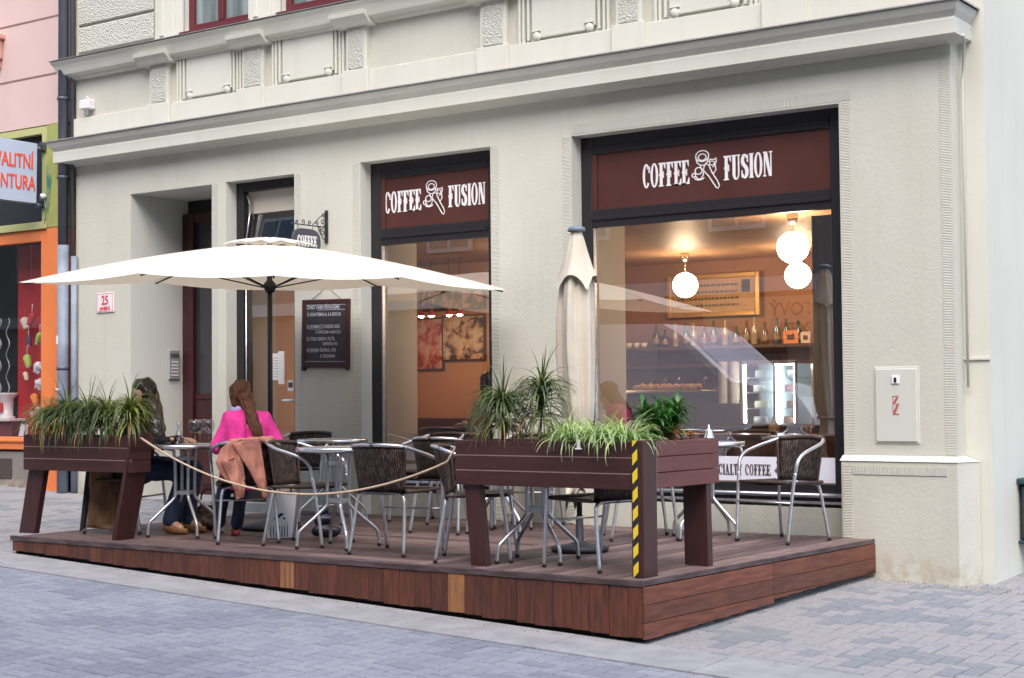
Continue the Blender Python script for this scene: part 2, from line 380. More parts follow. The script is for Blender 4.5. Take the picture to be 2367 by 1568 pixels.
def herring(mb, x0, x1, y0, y1, L=.2, w=.1, gap=.0035, ang=0, tonef=None, jit=.0015):
    ca, sa = math.cos(ang), math.sin(ang)
    ccx, ccy = (x0+x1)/2, (y0+y1)/2; Rr = math.hypot(x1-x0, y1-y0)/2+.5
    n = int(Rr/w)+3
    for i in range(-n, n+1):
        for j in range(-n, n+1):
            k = (i-j) % 4
            if k == 0: bx, by, lx, ly = i*w, j*w, L, w
            elif k == 2+0 and False: continue
            elif k == 3: bx, by, lx, ly = i*w, j*w, w, L
            else: continue
            # corners
            px, py = bx+lx/2, by+ly/2
            X = ccx+px*ca-py*sa; Y = ccy+px*sa+py*ca
            if not (x0 <= X <= x1 and y0 <= Y <= y1): continue
            hx, hy = lx/2-gap, ly/2-gap
            mb.t = tonef(X, Y)
            dz = rnd.uniform(-jit, jit)
            q = []
            for dx, dy, z in ((-1,-1,0),(1,-1,0),(1,1,0),(-1,1,0)):
                ux, uy = px+dx*(hx-.004), py+dy*(hy-.004)
                xx, yy = ccx+ux*ca-uy*sa, ccy+ux*sa+uy*ca; q.append((xx, yy, gz(xx, yy)+.002+dz))
            for dx, dy in ((-1,-1),(1,-1),(1,1),(-1,1)):
                ux, uy = px+dx*hx, py+dy*hy
                xx, yy = ccx+ux*ca-uy*sa, ccy+ux*sa+uy*ca; q.append((xx, yy, gz(xx, yy)-.0045+dz))
            mb.add(q, [(0,1,2,3),(4,5,1,0),(5,6,2,1),(6,7,3,2),(7,4,0,3)])
def tS(x, y):
    return min(1, max(0, .5+.8*noise.noise(V((x*1.2, y*1.2, 0)))+rnd.uniform(-.38, .38)))
def tP(x, y):
    d = noise.noise(V((x*2.2, y*2.2, 3.)))+rnd.uniform(-.42, .42)
    return rnd.uniform(0, .3) if d < -.14 else rnd.uniform(.66, 1)
mb = MB(); herring(mb, -12.5, -1.2, -7.6, -3.55, tonef=tS, gap=.0045, jit=.002); struct(mb.build('street_paving', m_paveS))
mb = MB(); herring(mb, -4.9, .8, -3.3, 1.6, tonef=tP); struct(mb.build('pavement', m_paveP))
mb = MB(); herring(mb, -18, -10.1, -3.3, .0, tonef=tP); struct(mb.build('pavement', m_paveP))
m_kerb = mat('pale_kerb_stone', (.25, .25, .262), .85, col2=(.32, .32, .335), nscale=6, bump=.3, bscale=60)
mb = MB()
x = -20
while x < 1:
    mb.t = rnd.random(); x2 = x+1.0
    mb.add([(a, b, gz(a, b)+.0075) for a, b in ((x+.002, -3.46), (x2-.002, -3.46), (x2-.002, -3.12), (x+.002, -3.12))], [(0,1,2,3)])
    mb.add([(a, b, gz(a, b)+.012) for a, b in ((x+.002, -3.60), (x2-.002, -3.60), (x2-.002, -3.465), (x+.002, -3.465))]+[(x+.002, -3.6, gz(x, -3.6)-.01), (x2-.002, -3.6, gz(x2, -3.6)-.01)], [(0,1,2,3), (4,5,1,0)])
    x = x2
struct(mb.build('kerb_strip', m_kerb))

# crumbs of mortar and grit along the foot of the walls and in the paving
m_grit = mat('mortar_grit', (.42, .38, .32), .95, tone=((.35, .3, .26), (.8, .78, .75), (1.1, 1.1, 1.05)))
mb = MB()
for k in range(900):
    if k < 520: x, y = rnd.uniform(-4.5, -3.0), -.07-abs(rnd.gauss(0, .09)) if rnd.random() < .6 else -.02
    elif k < 640: x, y = rnd.uniform(-13.3, -10.6), -abs(rnd.gauss(0, .12))-.02
    elif k < 760: x, y = rnd.uniform(-9.5, -4.6), -3.14-abs(rnd.gauss(0, .05))
    else: x, y = rnd.uniform(-8, -1.5), rnd.uniform(-5.8, .0)
    if x > -3.72 and y > -.05: y = rnd.uniform(-.05, .15)
    if -10.4 < x < -4.4 and y > -3.13: continue
    r = rnd.uniform(.0025, .009) if k < 760 else rnd.uniform(.002, .006); z = gz(x, y)+.004+(.005 if -3.6 < y < -3.1 else 0); mb.t = rnd.random()
    a = rnd.uniform(0, 3); q = [(x+r*math.cos(a+i*1.57)*rnd.uniform(.6, 1.2), y+r*math.sin(a+i*1.57)*rnd.uniform(.6, 1.2), z-.002) for i in range(4)]
    mb.add(q+[(x, y, z+r*.7)], [(0,1,4), (1,2,4), (2,3,4), (3,0,4)])
gt = mb.build('grit', m_grit); gt['label'] = 'loose mortar crumbs and grit along the wall foot and paving'; gt['category'] = 'grit'; gt['kind'] = 'stuff'

# ------------------------------------------------------------------ lettering
GW = {'C': .34, 'O': .36, 'F': .32, 'E': .34, 'U': .38, 'S': .33, 'I': .18, 'N': .40, 'A': .38, 'L': .32, 'T': .34, 'Y': .36, ' ': .2, "'": .1, 'P': .34}
def ell(cx_, cy_, rx, ry, a0=0, a1=360, n=20): return [(cx_+rx*math.cos(math.radians(a0+(a1-a0)*i/n)), cy_+ry*math.sin(math.radians(a0+(a1-a0)*i/n))) for i in range(n+1)]
def band(outer, inner): return [[outer[i], outer[i+1], inner[i+1], inner[i]] for i in range(len(outer)-1)]
def stroke(pts, w):
    out = []
    ws = w if isinstance(w, (list, tuple)) else [w]*len(pts)
    L_, R2 = [], []
    for i, p in enumerate(pts):
        a = pts[max(i-1, 0)]; b = pts[min(i+1, len(pts)-1)]; dx, dy = b[0]-a[0], b[1]-a[1]; l = math.hypot(dx, dy) or 1
        nx, ny = -dy/l*ws[i]/2, dx/l*ws[i]/2; L_.append((p[0]+nx, p[1]+ny)); R2.append((p[0]-nx, p[1]-ny))
    return band(L_, R2)
def glyph(c):
    w = GW[c]; st, th, se = .13, .055, .05; P = []
    def r(x0, y0, x1, y1): P.append([(x0, y0), (x1, y0), (x1, y1), (x0, y1)])
    if c == 'O': P += band(ell(w/2, .5, w/2, .52), ell(w/2, .5, w/2-st*.8, .44))
    elif c == 'C':
        P += band(ell(w/2, .5, w/2, .52, 38, 322), ell(w/2, .5, w/2-st*.8, .44, 38, 322)); r(w-.06, .62, w+.0, .9)
    elif c in 'FE':
        r(.05, 0, .05+st, 1); r(0, .93, w, 1); r(0, 0, .05+st+.05, th); r(.05, .46, w-.1, .53); r(w-.13, .36, w-.08, .63); P.append([(w, 1), (w, .72), (w-.05, .8), (w-.09, .95)])
        P.append([(.0, .5), (.06, .57), (.06, .43)])
        if c == 'E': r(0, 0, w, .07); P.append([(w+.02, 0), (w+.02, .28), (w-.04, .2), (w-.08, .05)])
    elif c == 'U':
        r(.04, .22, .04+st, 1); r(w-.1, .22, w-.04, 1); r(0, .95, .22, 1); r(w-.16, .95, w, 1); P += band(ell((w)/2, .24, w/2-.04, .26, 180, 360), ell((w)/2+.03, .24, w/2-.13, .19, 180, 360))
    elif c == 'I': r(.03, 0, .03+st, 1); r(0, 0, .19, th); r(0, .95, .19, 1)
    elif c == 'N':
        r(.04, 0, .09, 1); r(w-.09, 0, w-.04, 1); P.append([(.02, 1), (.17, 1), (w-.04, 0), (w-.15, 0)]); r(0, .95, .12, 1); r(0, 0, .13, th); r(w-.14, .95, w, 1)
    elif c == 'S':
        pts = ell(w/2, .745, w/2-.07, .21, 20, 230, 12)+ell(w/2, .265, w/2-.07, .22, 60, -160, 14)
        P += stroke(pts, [.06+.09*math.sin(PI*i/(len(pts)-1)) for i in range(len(pts))]); r(w-.07, .66, w-.02, .95); r(.02, .05, .07, .34)
    elif c == 'A': P.append([(.03, 0), (.09, 0), (w/2+.01, 1), (w/2-.05, 1)]); P.append([(w-.17, 0), (w-.03, 0), (w/2+.03, 1), (w/2-.07, 1)]); r(.1, .28, w-.12, .34); r(-.01, 0, .13, th); r(w-.2, 0, w+.01, th)
    elif c == 'L': r(.05, 0, .05+st, 1); r(0, 0, w, .07); r(0, .95, .22, 1); P.append([(w+.01, 0), (w+.01, .28), (w-.04, .2), (w-.08, .05)])
    elif c == 'T': r(w/2-st/2, 0, w/2+st/2, 1); r(0, .93, w, 1); r(w/2-.1, 0, w/2+.1, th); P.append([(0, 1), (.09, .95), (.04, .8), (0, .72)]); P.append([(w, 1), (w, .72), (w-.04, .8), (w-.09, .95)])
    elif c == 'Y': P.append([(.0, 1), (.15, 1), (w/2+.06, .45), (w/2-.06, .45)]); P.append([(w-.06, 1), (w, 1), (w/2+.05, .45), (w/2, .45)]); r(w/2-.065, 0, w/2+.065, .47); r(w/2-.1, 0, w/2+.1, th)
    elif c == 'P': r(.05, 0, .05+st, 1); r(0, 0, .22, th); P += band(ell(.1, .74, w-.1, .26, -90, 90), ell(.1, .74, w-.22, .19, -90, 90))
    elif c == "'": r(.02, .75, .08, 1)
    return P
def slab(mb, s, x0, z0, h, totw, y, t=.004):
    raw = sum(GW[c]+.03 for c in s)-.03; k = totw/raw; x = x0; j = 0
    for c in s:
        for poly in glyph(c):
            j += 1; mb.prism([(x+u*k, z0+w*h) for u, w in poly], y-t-(j % 5)*.00015, y, 'y')
        x += (GW[c]+.03)*k
def logo(mb, x0, z0, w, h, y, lw=.014, t=.004):
    """outlined portafilter crossing two cups"""
    def P(u, v): return (x0+u*w, z0+v*h)
    k = 0
    def st(pts, lw_=lw, closed=True):
        nonlocal k; k += 1
        pp = [P(*p) for p in pts]
        for q in stroke(pp, lw_): mb.prism(q, y-t-k*.0002, y, 'y')
    st(ell(.36, .86, .24, .135, n=24)); st(ell(.36, .83, .145, .08, n=20))
    st([(.12, .84), (.17, .70), (.30, .63), (.44, .63), (.55, .70), (.6, .84)]); st([(.29, .63), (.31, .55), (.40, .52)])
    st([(.43, .60), (.40, .50), (.60, .34), (.86, .05), (.93, .02), (.98, .09), (.92, .20), (.72, .42), (.60, .62), (.50, .66), (.43, .60)])
    st(ell(.22, .50, .13, .085, 0, 360, 18)); st([(.10, .50), (.10, .38), (.20, .29), (.33, .31), (.40, .40), (.40, .48)]); st(ell(.04, .40, .06, .05, 60, 330, 10)); st(ell(.25, .34, .18, .07, 190, 350, 10))
    st([(.60, .70), (.66, .76), (.80, .74), (.86, .78), (.88, .70), (.82, .60), (.74, .56)]); st([(.84, .60), (.86, .48), (.78, .40), (.72, .44)]); st(ell(.72, .66, .09, .05, 0, 360, 14), lw*.8)
def textobj(name, s, size, mt, parent, Mx, sx=1., offset=0., extrude=.002, align='LEFT', label=None):
    cu = bpy.data.curves.new('t', 'FONT'); cu.body = s; cu.size = size; cu.extrude = extrude; cu.offset = offset; cu.align_x = align
    o = bpy.data.objects.new('t', cu); C.objects.link(o)
    me = bpy.data.meshes.new_from_object(o.evaluated_get(bpy.context.evaluated_depsgraph_get())); bpy.data.objects.remove(o)
    me.transform(Mx @ Matrix.Diagonal((sx, 1, 1, 1))); me.materials.clear(); me.materials.append(mt); me.name = name
    r = bpy.data.objects.new(name, me); C.objects.link(r)
    if parent: r.parent = parent
    if label: r['label'] = label
    return r
FRONT = Matrix.Rotation(PI/2, 4, 'X')                      # text reading towards -Y
SIDE = Matrix.Rotation(PI/2, 4, 'Z') @ Matrix.Rotation(PI/2, 4, 'X')  # text reading towards +X

# ------------------------------------------------------------------ cafe building
cafe = thing('cafe_building', 'pale grey green stucco building with two brown coffee shop windows, cornices and recessed door', 'building', (0, 0, 0))
XL, XR = -13.40, -3.80
holes = [(-12.53, -11.33, -.6, 3.20, .80), (-11.13, -10.21, .045, 3.205, .15), (-9.38, -7.89, -.9, 3.235, .15), (-7.05, -4.66, -.9, 3.235, .15),
         (-11.72, -10.79, 4.78, 6.6, .14), (-10.37, -9.44, 4.78, 6.6, .14), (-7.9, -6.97, 4.78, 6.6, .14), (-6.55, -5.6, 4.78, 6.6, .14)]
gx = sorted({XL, XR}|{h[0] for h in holes}|{h[1] for h in holes}); gzs = sorted({-.9, 9.}|{h[2] for h in holes}|{h[3] for h in holes})
wm, rv = MB(), MB()
def inhole(x, z):
    for h in holes:
        if h[0] < x < h[1] and h[2] < z < h[3]: return h
for i in range(len(gx)-1):
    for j in range(len(gzs)-1):
        x0, x1, z0, z1 = gx[i], gx[i+1], gzs[j], gzs[j+1]
        if not inhole((x0+x1)/2, (z0+z1)/2):
            wm.add([(x0, 0, z0), (x1, 0, z0), (x1, 0, z1), (x0, 0, z1)], [(0,1,2,3)])
wm.add([(XR, 0, -.9), (XR, .17, -.9), (XR, .17, 9), (XR, 0, 9)], [(0,1,2,3)])
wm.add([(XL, 0, -.9), (XL, .3, -.9), (XL, .3, 9), (XL, 0, 9)], [(3,2,1,0)])
wm.build('wall', m_wall, cafe)
for x0, x1, z0, z1, d in holes:
    rv.add([(x0, 0, z0), (x0, d, z0), (x0, d, z1), (x0, 0, z1)], [(0,1,2,3)]); rv.add([(x1, 0, z0), (x1, d, z0), (x1, d, z1), (x1, 0, z1)], [(3,2,1,0)])
    rv.add([(x0, 0, z1), (x1, 0, z1), (x1, d, z1), (x0, d, z1)], [(0,1,2,3)]); rv.add([(x0, 0, z0), (x1, 0, z0), (x1, d, z0), (x0, d, z0)], [(3,2,1,0)])
rv.build('reveal', m_reveal, cafe)
mb = MB()      # side faces to the right of the pilaster
mb.add([(-3.8, .17, -.9), (-3.612, .17, -.9), (-3.612, .17, 9), (-3.8, .17, 9)], [(0,1,2,3)])
mb.add([(-3.612, .17, -.9), (-3.612, 9, -.9), (-3.612, 9, 9), (-3.612, .17, 9)], [(0,1,2,3)])
mb.add([(-3.805, .165, 1.29), (-3.612, .165, 1.29), (-3.612, .165, 1.30), (-3.805, .165, 1.30)], [(0,1,2,3)])
mb.build('side_wall', m_trim, cafe)
mb = MB(); mb.box(-3.80, .155, 1.296, -3.612, .17, 1.312); mb.build('ledge', m_trim, cafe)
# apron walls below the shop windows
for a, b in ((-9.38, -7.89), (-7.05, -4.66)): mb = MB(); mb.box(a, .13, -.9, b, .3, .20); mb.build('apron_wall', m_wall, cafe)
# combed plaster borders (proud of the wall)
def comb(x, z0, z1, side): cv = MB(); cv.box(min(x, x+side*.075), -.003, z0, max(x, x+side*.075), .002, z1); cv.build('combed_border', m_combv, cafe)
for x, s_, z0, z1 in ((-11.33, 1, 0, 3.2), (-10.21, 1, 0, 3.2), (-9.38, -1, 0, 3.23), (-7.89, 1, 0, 3.23), (-7.05, -1, .0, 3.23), (-4.66, 1, .6, 3.23)): comb(x+s_*.012, z0, z1, s_)
comb(-3.81, .62, 3.5, -1)
for q in ((-7.05, 3.25, -4.56, 3.33), (-6.9, 3.47, -3.9, 3.555)): ch = MB(); ch.box(q[0], -.003, q[1], q[2], .002, q[3]); ch.build('combed_border', m_combh, cafe)
# cornices
def cornice(name, prof, x0, x1, mt, par, xe=0.2):
    mb = MB(); n = len(prof)
    # x ends follow the projection so that the return shows the same profile
    a = [(x0-(-p[0])*xe, p[0], p[1]) for p in prof]; b = [(x1+(-p[0])*xe, p[0], p[1]) for p in prof]
    c_ = [(x1+(-p[0])*xe, .42, p[1]) for p in prof]
    mb.add(a+b, [(i, i+1, n+i+1, n+i) for i in range(n-1)]); mb.add(b+c_, [(i, i+1, n+i+1, n+i) for i in range(n-1)])
    mb.add([(q[0], q[1], q[2]) for q in a], [tuple(range(n))])
    return mb.build(name, mt, par)
prof1 = [(.02, 3.56), (-.03, 3.565), (-.05, 3.585), (-.185, 3.60), (-.19, 3.70), (-.175, 3.72), (-.19, 3.735), (-.215, 3.76), (-.24, 3.80), (-.245, 3.815), (.02, 3.835)]
cornice('cornice', prof1, -13.42, -3.83, m_trim, cafe, .7)
prof1b = [(-.26, 3.817), (-.262, 3.828), (.02, 3.855)]
m_flash = mat('cornice_flashing', (.34, .30, .30), .5, metal=.2, col2=(.45, .43, .42), nscale=3)
cornice('flashing', prof1b, -13.44, -3.82, m_flash, cafe, .7)
mb = MB(); mb.box(-13.40, -.045, 3.83, -3.83, .01, 4.075, .004)
for a, b in ((-12.18, -11.9), (-10.85, -10.56), (-9.5, -9.25), (-7.95, -7.67), (-6.57, -6.32), (-5.22, -4.9)): mb.box(a-.03, -.075, 3.835, b+.03, -.04, 4.09, .004)
mb.build('frieze_base', m_trim, cafe)
cols = ((-12.18, -11.9), (-10.85, -10.56), (-9.5, -9.25), (-7.95, -7.67), (-6.57, -6.32), (-5.22, -4.9))
for a, b in cols:
    tr = MB(); tr.box(a, -.055, 4.09, b, .01, 4.54, .004); fp = tr.build('frieze_block', m_trim, cafe)
    gr = MB(); gr.box(a+.035, -.066, 4.10, b-.035, -.05, 4.50, .003); gr.build('granulated_field', m_granul, fp)
def panel(a, b):
    tr = MB()
    tr.box(a, -.035, 4.13, b, .01, 4.54, .006); tr.box(a+.05, -.036, 4.10, b-.05, .009, 4.14, .006)
    for e, s_ in ((a, -1), (b, 1)):
        for q in (.035, .085, .125): tr.box(e+s_*q-.013, -.04, 4.055 if q > .05 else 4.09, e+s_*q+.013, .0, 4.5, .006)
        tr.box(e-s_*.075-.045+s_*.02, -.052, 4.155, e-s_*.075+.045+s_*.02, -.03, 4.17, .002)
        tr.lathe([(.0, -.05), (.035, -.048), (.04, -.035), (.04, -.02)], (e-s_*.055, 0, 4.118), 14, axis='y')
    tr.build('frieze_panel', m_trim, cafe)
for a, b in ((-11.66, -11.02), (-10.33, -9.68), (-7.42, -6.78), (-6.08, -5.44)): panel(a, b)
prof2 = [(.02, 4.50), (-.06, 4.505), (-.075, 4.53), (-.13, 4.55), (-.15, 4.60), (-.17, 4.64), (-.2, 4.675), (-.2, 4.69), (.02, 4.715)]
cornice('upper_cornice', prof2, -13.45, -3.8, m_trim, cafe, .7)
for a, b in cols:
    mb = MB(); p = [(-.0, 4.485), (-.12, 4.49), (-.15, 4.53), (-.19, 4.56), (-.2, 4.60), (-.0, 4.60)]
    mb.prism(p, a-.09, b+.09, 'x'); mb.build('cornice_bracket', m_trim, cafe)
cornice('flashing', [(-.215, 4.692), (-.217, 4.70), (.02, 4.732)], -13.46, -3.8, m_flash, cafe, .7)
# upper storey: rusticated courses, window surrounds
for k in range(6): mb = MB(); mb.box(-13.34, -.03, 4.78+k*.30, -12.16, .005, 4.78+k*.30+.275, .012); mb.build('rusticated_course', m_granul, cafe)
for a, b in ((-12.12, -11.72), (-10.79, -10.37), (-9.44, -9.05), (-8.3, -7.9), (-6.97, -6.55), (-5.6, -5.2)):
    mb = MB(); mb.box(a, -.03, 4.73, b, .01, 9, .004); mb.box(a+.06, -.055, 4.75, b-.10, -.02, 9, .006); mb.box(a+.10, -.07, 4.77, a+.16, -.05, 9, .006); mb.build('window_surround', m_trim, cafe)
m_redfr = mat('oxblood_window_frame', (.11, .018, .022), .4)
for x0 in (-11.72, -10.37, -7.9, -6.55):
    x1 = x0+.93; mb = MB()
    mb.box(x0, .06, 4.78, x0+.07, .13, 6.6, .004); mb.box(x1-.07, .06, 4.78, x1, .13, 6.6, .004); mb.box(x0+.07, .06, 4.78, x1-.07, .13, 4.86, .004); mb.box(x0+.43, .05, 4.86, x0+.50, .13, 6.6, .004)
    mb.box(x0-.02, -.06, 4.735, x1+.02, .06, 4.775, .004)
    fr = mb.build('upper_window', m_redfr, cafe)
    mb = MB(); mb.box(x0+.07, .10, 4.86, x1-.07, .11, 6.6); mb.build('pane', m_upglass, fr)
# plinth
mb = MB(); mb.prism([(-4.66, 0.01), (-4.66, -.06), (-3.785, -.06), (-3.70, .165), (-3.80, .165)], -.9, .565, 'z')
mb.build('plinth', m_wall, cafe)
mb = MB(); mb.prism([(-4.66, 0.01), (-4.66, -.06), (-3.785, -.06), (-3.70, .165), (-3.80, .165), (-3.805, .0)], .567, .570, 'z')
a = [(-4.67, -.068, .568), (-3.782, -.068, .568), (-3.695, .16, .568)]; b = [(-4.67, -.002, .607), (-3.80, -.002, .607), (-3.80, .16, .607)]
mb.add(a+b, [(0,1,4,3), (1,2,5,4)]); mb.build('plinth_cap', m_reveal, cafe)
mb = MB(); mb.box(-4.57, -.066, .47, -3.86, -.055, .53); mb.build('combed_border', m_combh, cafe)
mb = MB(); mb.box(-4.648, -.066, .0, -4.575, -.055, .53); mb.build('combed_border', m_combv, cafe)
m_meter = mat('meter_box_paint', (.57, .57, .52), .5)
mb = MB(); mb.box(-4.40, -.02, .71, -4.09, .01, 1.24, .004); mb.box(-4.415, -.008, .695, -4.075, .01, 1.255, .003)
mtr = mb.build('meter_door', m_meter, cafe)
mb = MB(); mb.box(-4.275, -.03, 1.13, -4.215, -.018, 1.19, .004); mb.build('lock_plate', m_white, mtr)
mb = MB(); mb.box(-4.255, -.034, 1.14, -4.235, -.028, 1.175, .002); mb.build('keyhole', m_black, mtr)
m_red = mat('faded_red_mark', (.42, .10, .12), .7)
mb = MB()
for i, q in enumerate(stroke([(-4.235, 1.03), (-4.262, .985), (-4.228, .985), (-4.258, .92)], .018)): mb.prism(q, -.0225-.0003*i, -.018, 'y')
for q in ((-4.27, .905, -4.222, .913), (-4.27, 1.035, -4.222, 1.042), (-4.271, .905, -4.266, 1.042)): mb.box(q[0], -.0215, q[1], q[2], -.018, q[3])
mb.build('warning_mark', m_red, mtr)

# shop windows
def shop_window(x0, x1, glx, grx, txt, lg, lower, label):
    z0, z1 = .235, 3.235
    mb = MB(); Y0, Y1 = .15, .22
    mb.box(x0, Y0, z0, glx, Y1, z1, .004); mb.box(grx, Y0, z0, x1, Y1, z1, .004)
    mb.box(glx, Y0+.002, 3.09, grx, Y1, z1, .004); mb.box(glx, Y0+.002, 2.47, grx, Y1, 2.62, .004); mb.box(glx, Y0+.002, z0, grx, Y1, .375, .004)
    mb.box(glx, Y0-.012, 2.53, grx, Y0+.01, 2.56, .003); mb.box(glx+.004, Y0-.008, 3.125, grx-.004, Y0+.01, 3.15, .003)
    mb.box(glx+.005, Y0-.006, 2.48, glx+.02, Y0+.05, 3.09) if False else None
    fr = mb.build('shop_window', m_frame, cafe, label)
    mb = MB(); mb.box(glx, .185, .375, grx, .191, 2.47); mb.build('pane', m_pane, fr)
    mb = MB(); mb.box(glx+.0, .172, 2.62, grx-.0, .2, 3.09); mb.box(glx, .160, 2.62, glx+.05, .175, 3.09); mb.build('sign_panel', m_signbr, fr)
    yy = .1715
    mb = MB(); slab(mb, 'COFFEE', txt[0], 2.765, .195, txt[1]-txt[0], yy); mb.build('lettering', m_white, fr)
    mb = MB(); slab(mb, 'FUSION', txt[2], 2.765, .195, txt[3]-txt[2], yy); mb.build('lettering', m_white, fr)
    mb = MB(); logo(mb, lg[0], 2.70, lg[1]-lg[0], .325, yy, .0085); mb.build('logo', m_white, fr)
    mb = MB(); mb.tube([(x0+.005, .12, .292), (x1-.005, .12, .292)], .017, 10); mb.box(x0+.01, .12, .225, x1-.01, .2, .245, .003); mb.build('sill_rail', m_alu, fr)
    mb = MB(); mb.box(glx+.012, .150, .38, glx+.022, .186, 2.465); mb.build('glazing_bead', m_alu, fr)
    return fr
w1 = shop_window(-9.38, -7.89, -9.265, -8.03, (-9.225, -8.80, -8.485, -8.07), (-8.765, -8.52), False, 'left narrow shop window with brown sign panel')
w2 = shop_window(-7.05, -4.66, -6.95, -4.80, (-6.46, -6.03, -5.715, -5.29), (-5.995, -5.75), True, 'right wide shop window with brown sign panel')
m_stick = mat('white_window_sticker', (.74, .74, .84), .5)
mb = MB(); mb.box(-6.94, .178, .385, -4.81, .183, .575); mb.build('window_sticker', m_stick, w2)
m_dtext = mat('dark_lettering', (.07, .05, .07), .6)
mb = MB(); slab(mb, "SPECIALTY COFFEE", -5.91, .43, .085, .56, .1775, .002); mb.build('lettering', m_dtext, w2)
mb = MB(); logo(mb, -5.31, .415, .12, .14, .1775, .0045, .002); mb.build('logo', m_dtext, w2)

# cafe door
mb = MB(); x0, x1, z0, z1 = -11.13, -10.21, .05, 3.205
mb.box(x0, .14, z0, x0+.10, .21, z1, .004); mb.box(x1-.07, .14, z0, x1, .21, z1, .004); mb.box(x0+.10, .142, z1-.09, x1-.07, .21, z1, .004); mb.box(x0+.10, .142, 2.36, x1-.07, .21, 2.46, .004)
df = mb.build('door_frame', m_frame, cafe)
mb = MB(); a, b = x0+.125, x1-.09
mb.box(a, .15, z0+.01, a+.045, .2, 2.35, .004); mb.box(b-.06, .15, z0+.01, b, .2, 2.35, .004); mb.box(a+.045, .15, z0+.01, b-.06, .2, .16, .004); mb.box(a+.045, .15, 2.29, b-.06, .2, 2.35, .004)
dl = mb.build('cafe_door', m_frame, cafe)
mb = MB(); mb.box(a+.045, .17, .16, b-.06, .176, 2.29); mb.build('pane', m_pane, dl)
mb = MB(); mb.tube([(a+.01, .14, .1), (a+.01, .14, 2.33)], .008, 8); mb.build('metal_edge', m_alu, dl)
mb = MB(); mb.tube([(b-.17, .10, 1.04), (b-.02, .10, 1.04)], .012, 8); mb.tube([(b-.04, .10, 1.04), (b-.04, .15, 1.04)], .01, 8); mb.build('handle', m_white, dl)
m_paper = mat('white_paper', (.70, .68, .66), .8)
mb = MB(); mb.box(-10.66, .163, 1.24, -10.53, .168, 1.50); mb.box(-10.58, .160, 1.20, -10.50, .163, 1.52); nt_ = mb.build('paper_notice', m_paper, dl)
mb = MB()
for k in range(8): mb.box(-10.65, .1625, 1.27+k*.026, -10.65+.06+.04*rnd.random(), .1632, 1.276+k*.026)
mb.build('lettering', mat('grey_print', (.3, .3, .34), .8), nt_)
mb = MB(); mb.box(-10.46, .163, 1.13, -10.385, .168, 1.235, .001); nt2 = mb.build('paper_notice', m_paper, dl)
mb = MB(); mb.box(-10.45, .161, 1.165, -10.395, .1635, 1.215); mb.build('print', m_dtext, nt2)
# tilted fanlight, hinged at its foot and leaning inwards at the top
fx0, fx1 = x0+.11, x1-.08
Mt = Matrix.Translation((0, .175, 2.47)) @ Matrix.Rotation(math.radians(-9.5), 4, 'X')
mb = MB(); mb.box(fx0, -.02, 0, fx0+.05, .03, .62, .003); mb.box(fx1-.05, -.02, 0, fx1, .03, .62, .003); mb.box(fx0+.05, -.02, 0, fx1-.05, .03, .05, .003); mb.box(fx0+.05, -.02, .57, fx1-.05, .03, .62, .003)
fl = mb.xf(Mt).build('fanlight', m_frame, cafe)
m_mirror = mat('fanlight_glass', (.12, .11, .11), .03, spec=1, coat=.4)
mb = MB(); mb.box(fx0+.05, 0, .05, fx1-.05, .008, .57); mb.xf(Mt).build('pane', glass_mat('fanlight_pane', (.75, .75, .75), 6.0), fl)
mb = MB(); mb.tube([(fx0+.02, .16, 3.08), (fx0+.06, .22, 2.85)], .006, 6); mb.tube([(fx0-.0, .135, 2.47), (fx0+.045, .20, 3.02)], .008, 6); mb.build('stay', m_alu, fl)
# recessed house door
m_dd = wood('oxblood_door_wood', (.055, .012, .014), (.035, .009, .011), (10, 10, 1.5), .4)
m_dglass = mat('dark_door_glass', (.035, .035, .045), .15, spec=.7)
mb = MB(); mb.box(-12.53, .8, -.3, -11.33, .86, 3.25); mb.build('recess_back', m_frame, cafe)
mb = MB(); mb.box(-12.52, .70, -.05, -12.36, .8, 3.05, .01); mb.box(-11.5, .70, -.05, -11.34, .8, 3.05, .01); mb.box(-12.36, .71, 2.95, -11.5, .8, 3.05, .01); mb.box(-12.36, .74, -.05, -11.5, .8, 1.05, .006)
mb.box(-12.24, .72, .15, -11.60, .745, .85, .01); mb.box(-12.36, .735, 1.05, -11.5, .8, 1.12, .01); mb.box(-11.98, .725, -.05, -11.88, .79, 2.95, .01)
hd = mb.build('house_door', m_dd, cafe)
mb = MB(); mb.box(-12.36, .76, 1.12, -11.98, .765, 2.95); mb.box(-11.88, .76, 1.12, -11.5, .765, 2.95); mb.build('pane', m_dglass, hd)
mb = MB(); mb.box(-12.53, -.02, -.4, -11.33, .8, gz(-12, .3)+.02); mb.build('doorstep', m_kerb, cafe)
mb = MB(); mb.box(-11.13, -.03, -.4, -10.21, .15, .05); mb.build('threshold', m_kerb, cafe)

# interior shell
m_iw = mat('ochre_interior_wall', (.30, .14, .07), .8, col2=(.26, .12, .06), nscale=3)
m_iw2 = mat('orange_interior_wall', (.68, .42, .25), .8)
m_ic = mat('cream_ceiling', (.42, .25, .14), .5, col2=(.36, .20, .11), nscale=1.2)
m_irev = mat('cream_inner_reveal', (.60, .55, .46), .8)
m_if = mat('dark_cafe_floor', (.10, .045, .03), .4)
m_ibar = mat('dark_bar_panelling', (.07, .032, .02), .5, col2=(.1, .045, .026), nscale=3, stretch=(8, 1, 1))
inn = MB(); hin = [(-11.13+.02, -10.23, .06, 2.9), (-9.265, -7.97, .36, 2.545), (-6.95, -4.74, .36, 2.545)]
gx2 = sorted({-11.29, -3.9}|{h[0] for h in hin}|{h[1] for h in hin}); gz2 = sorted({-.3, 3.3}|{h[2] for h in hin}|{h[3] for h in hin})
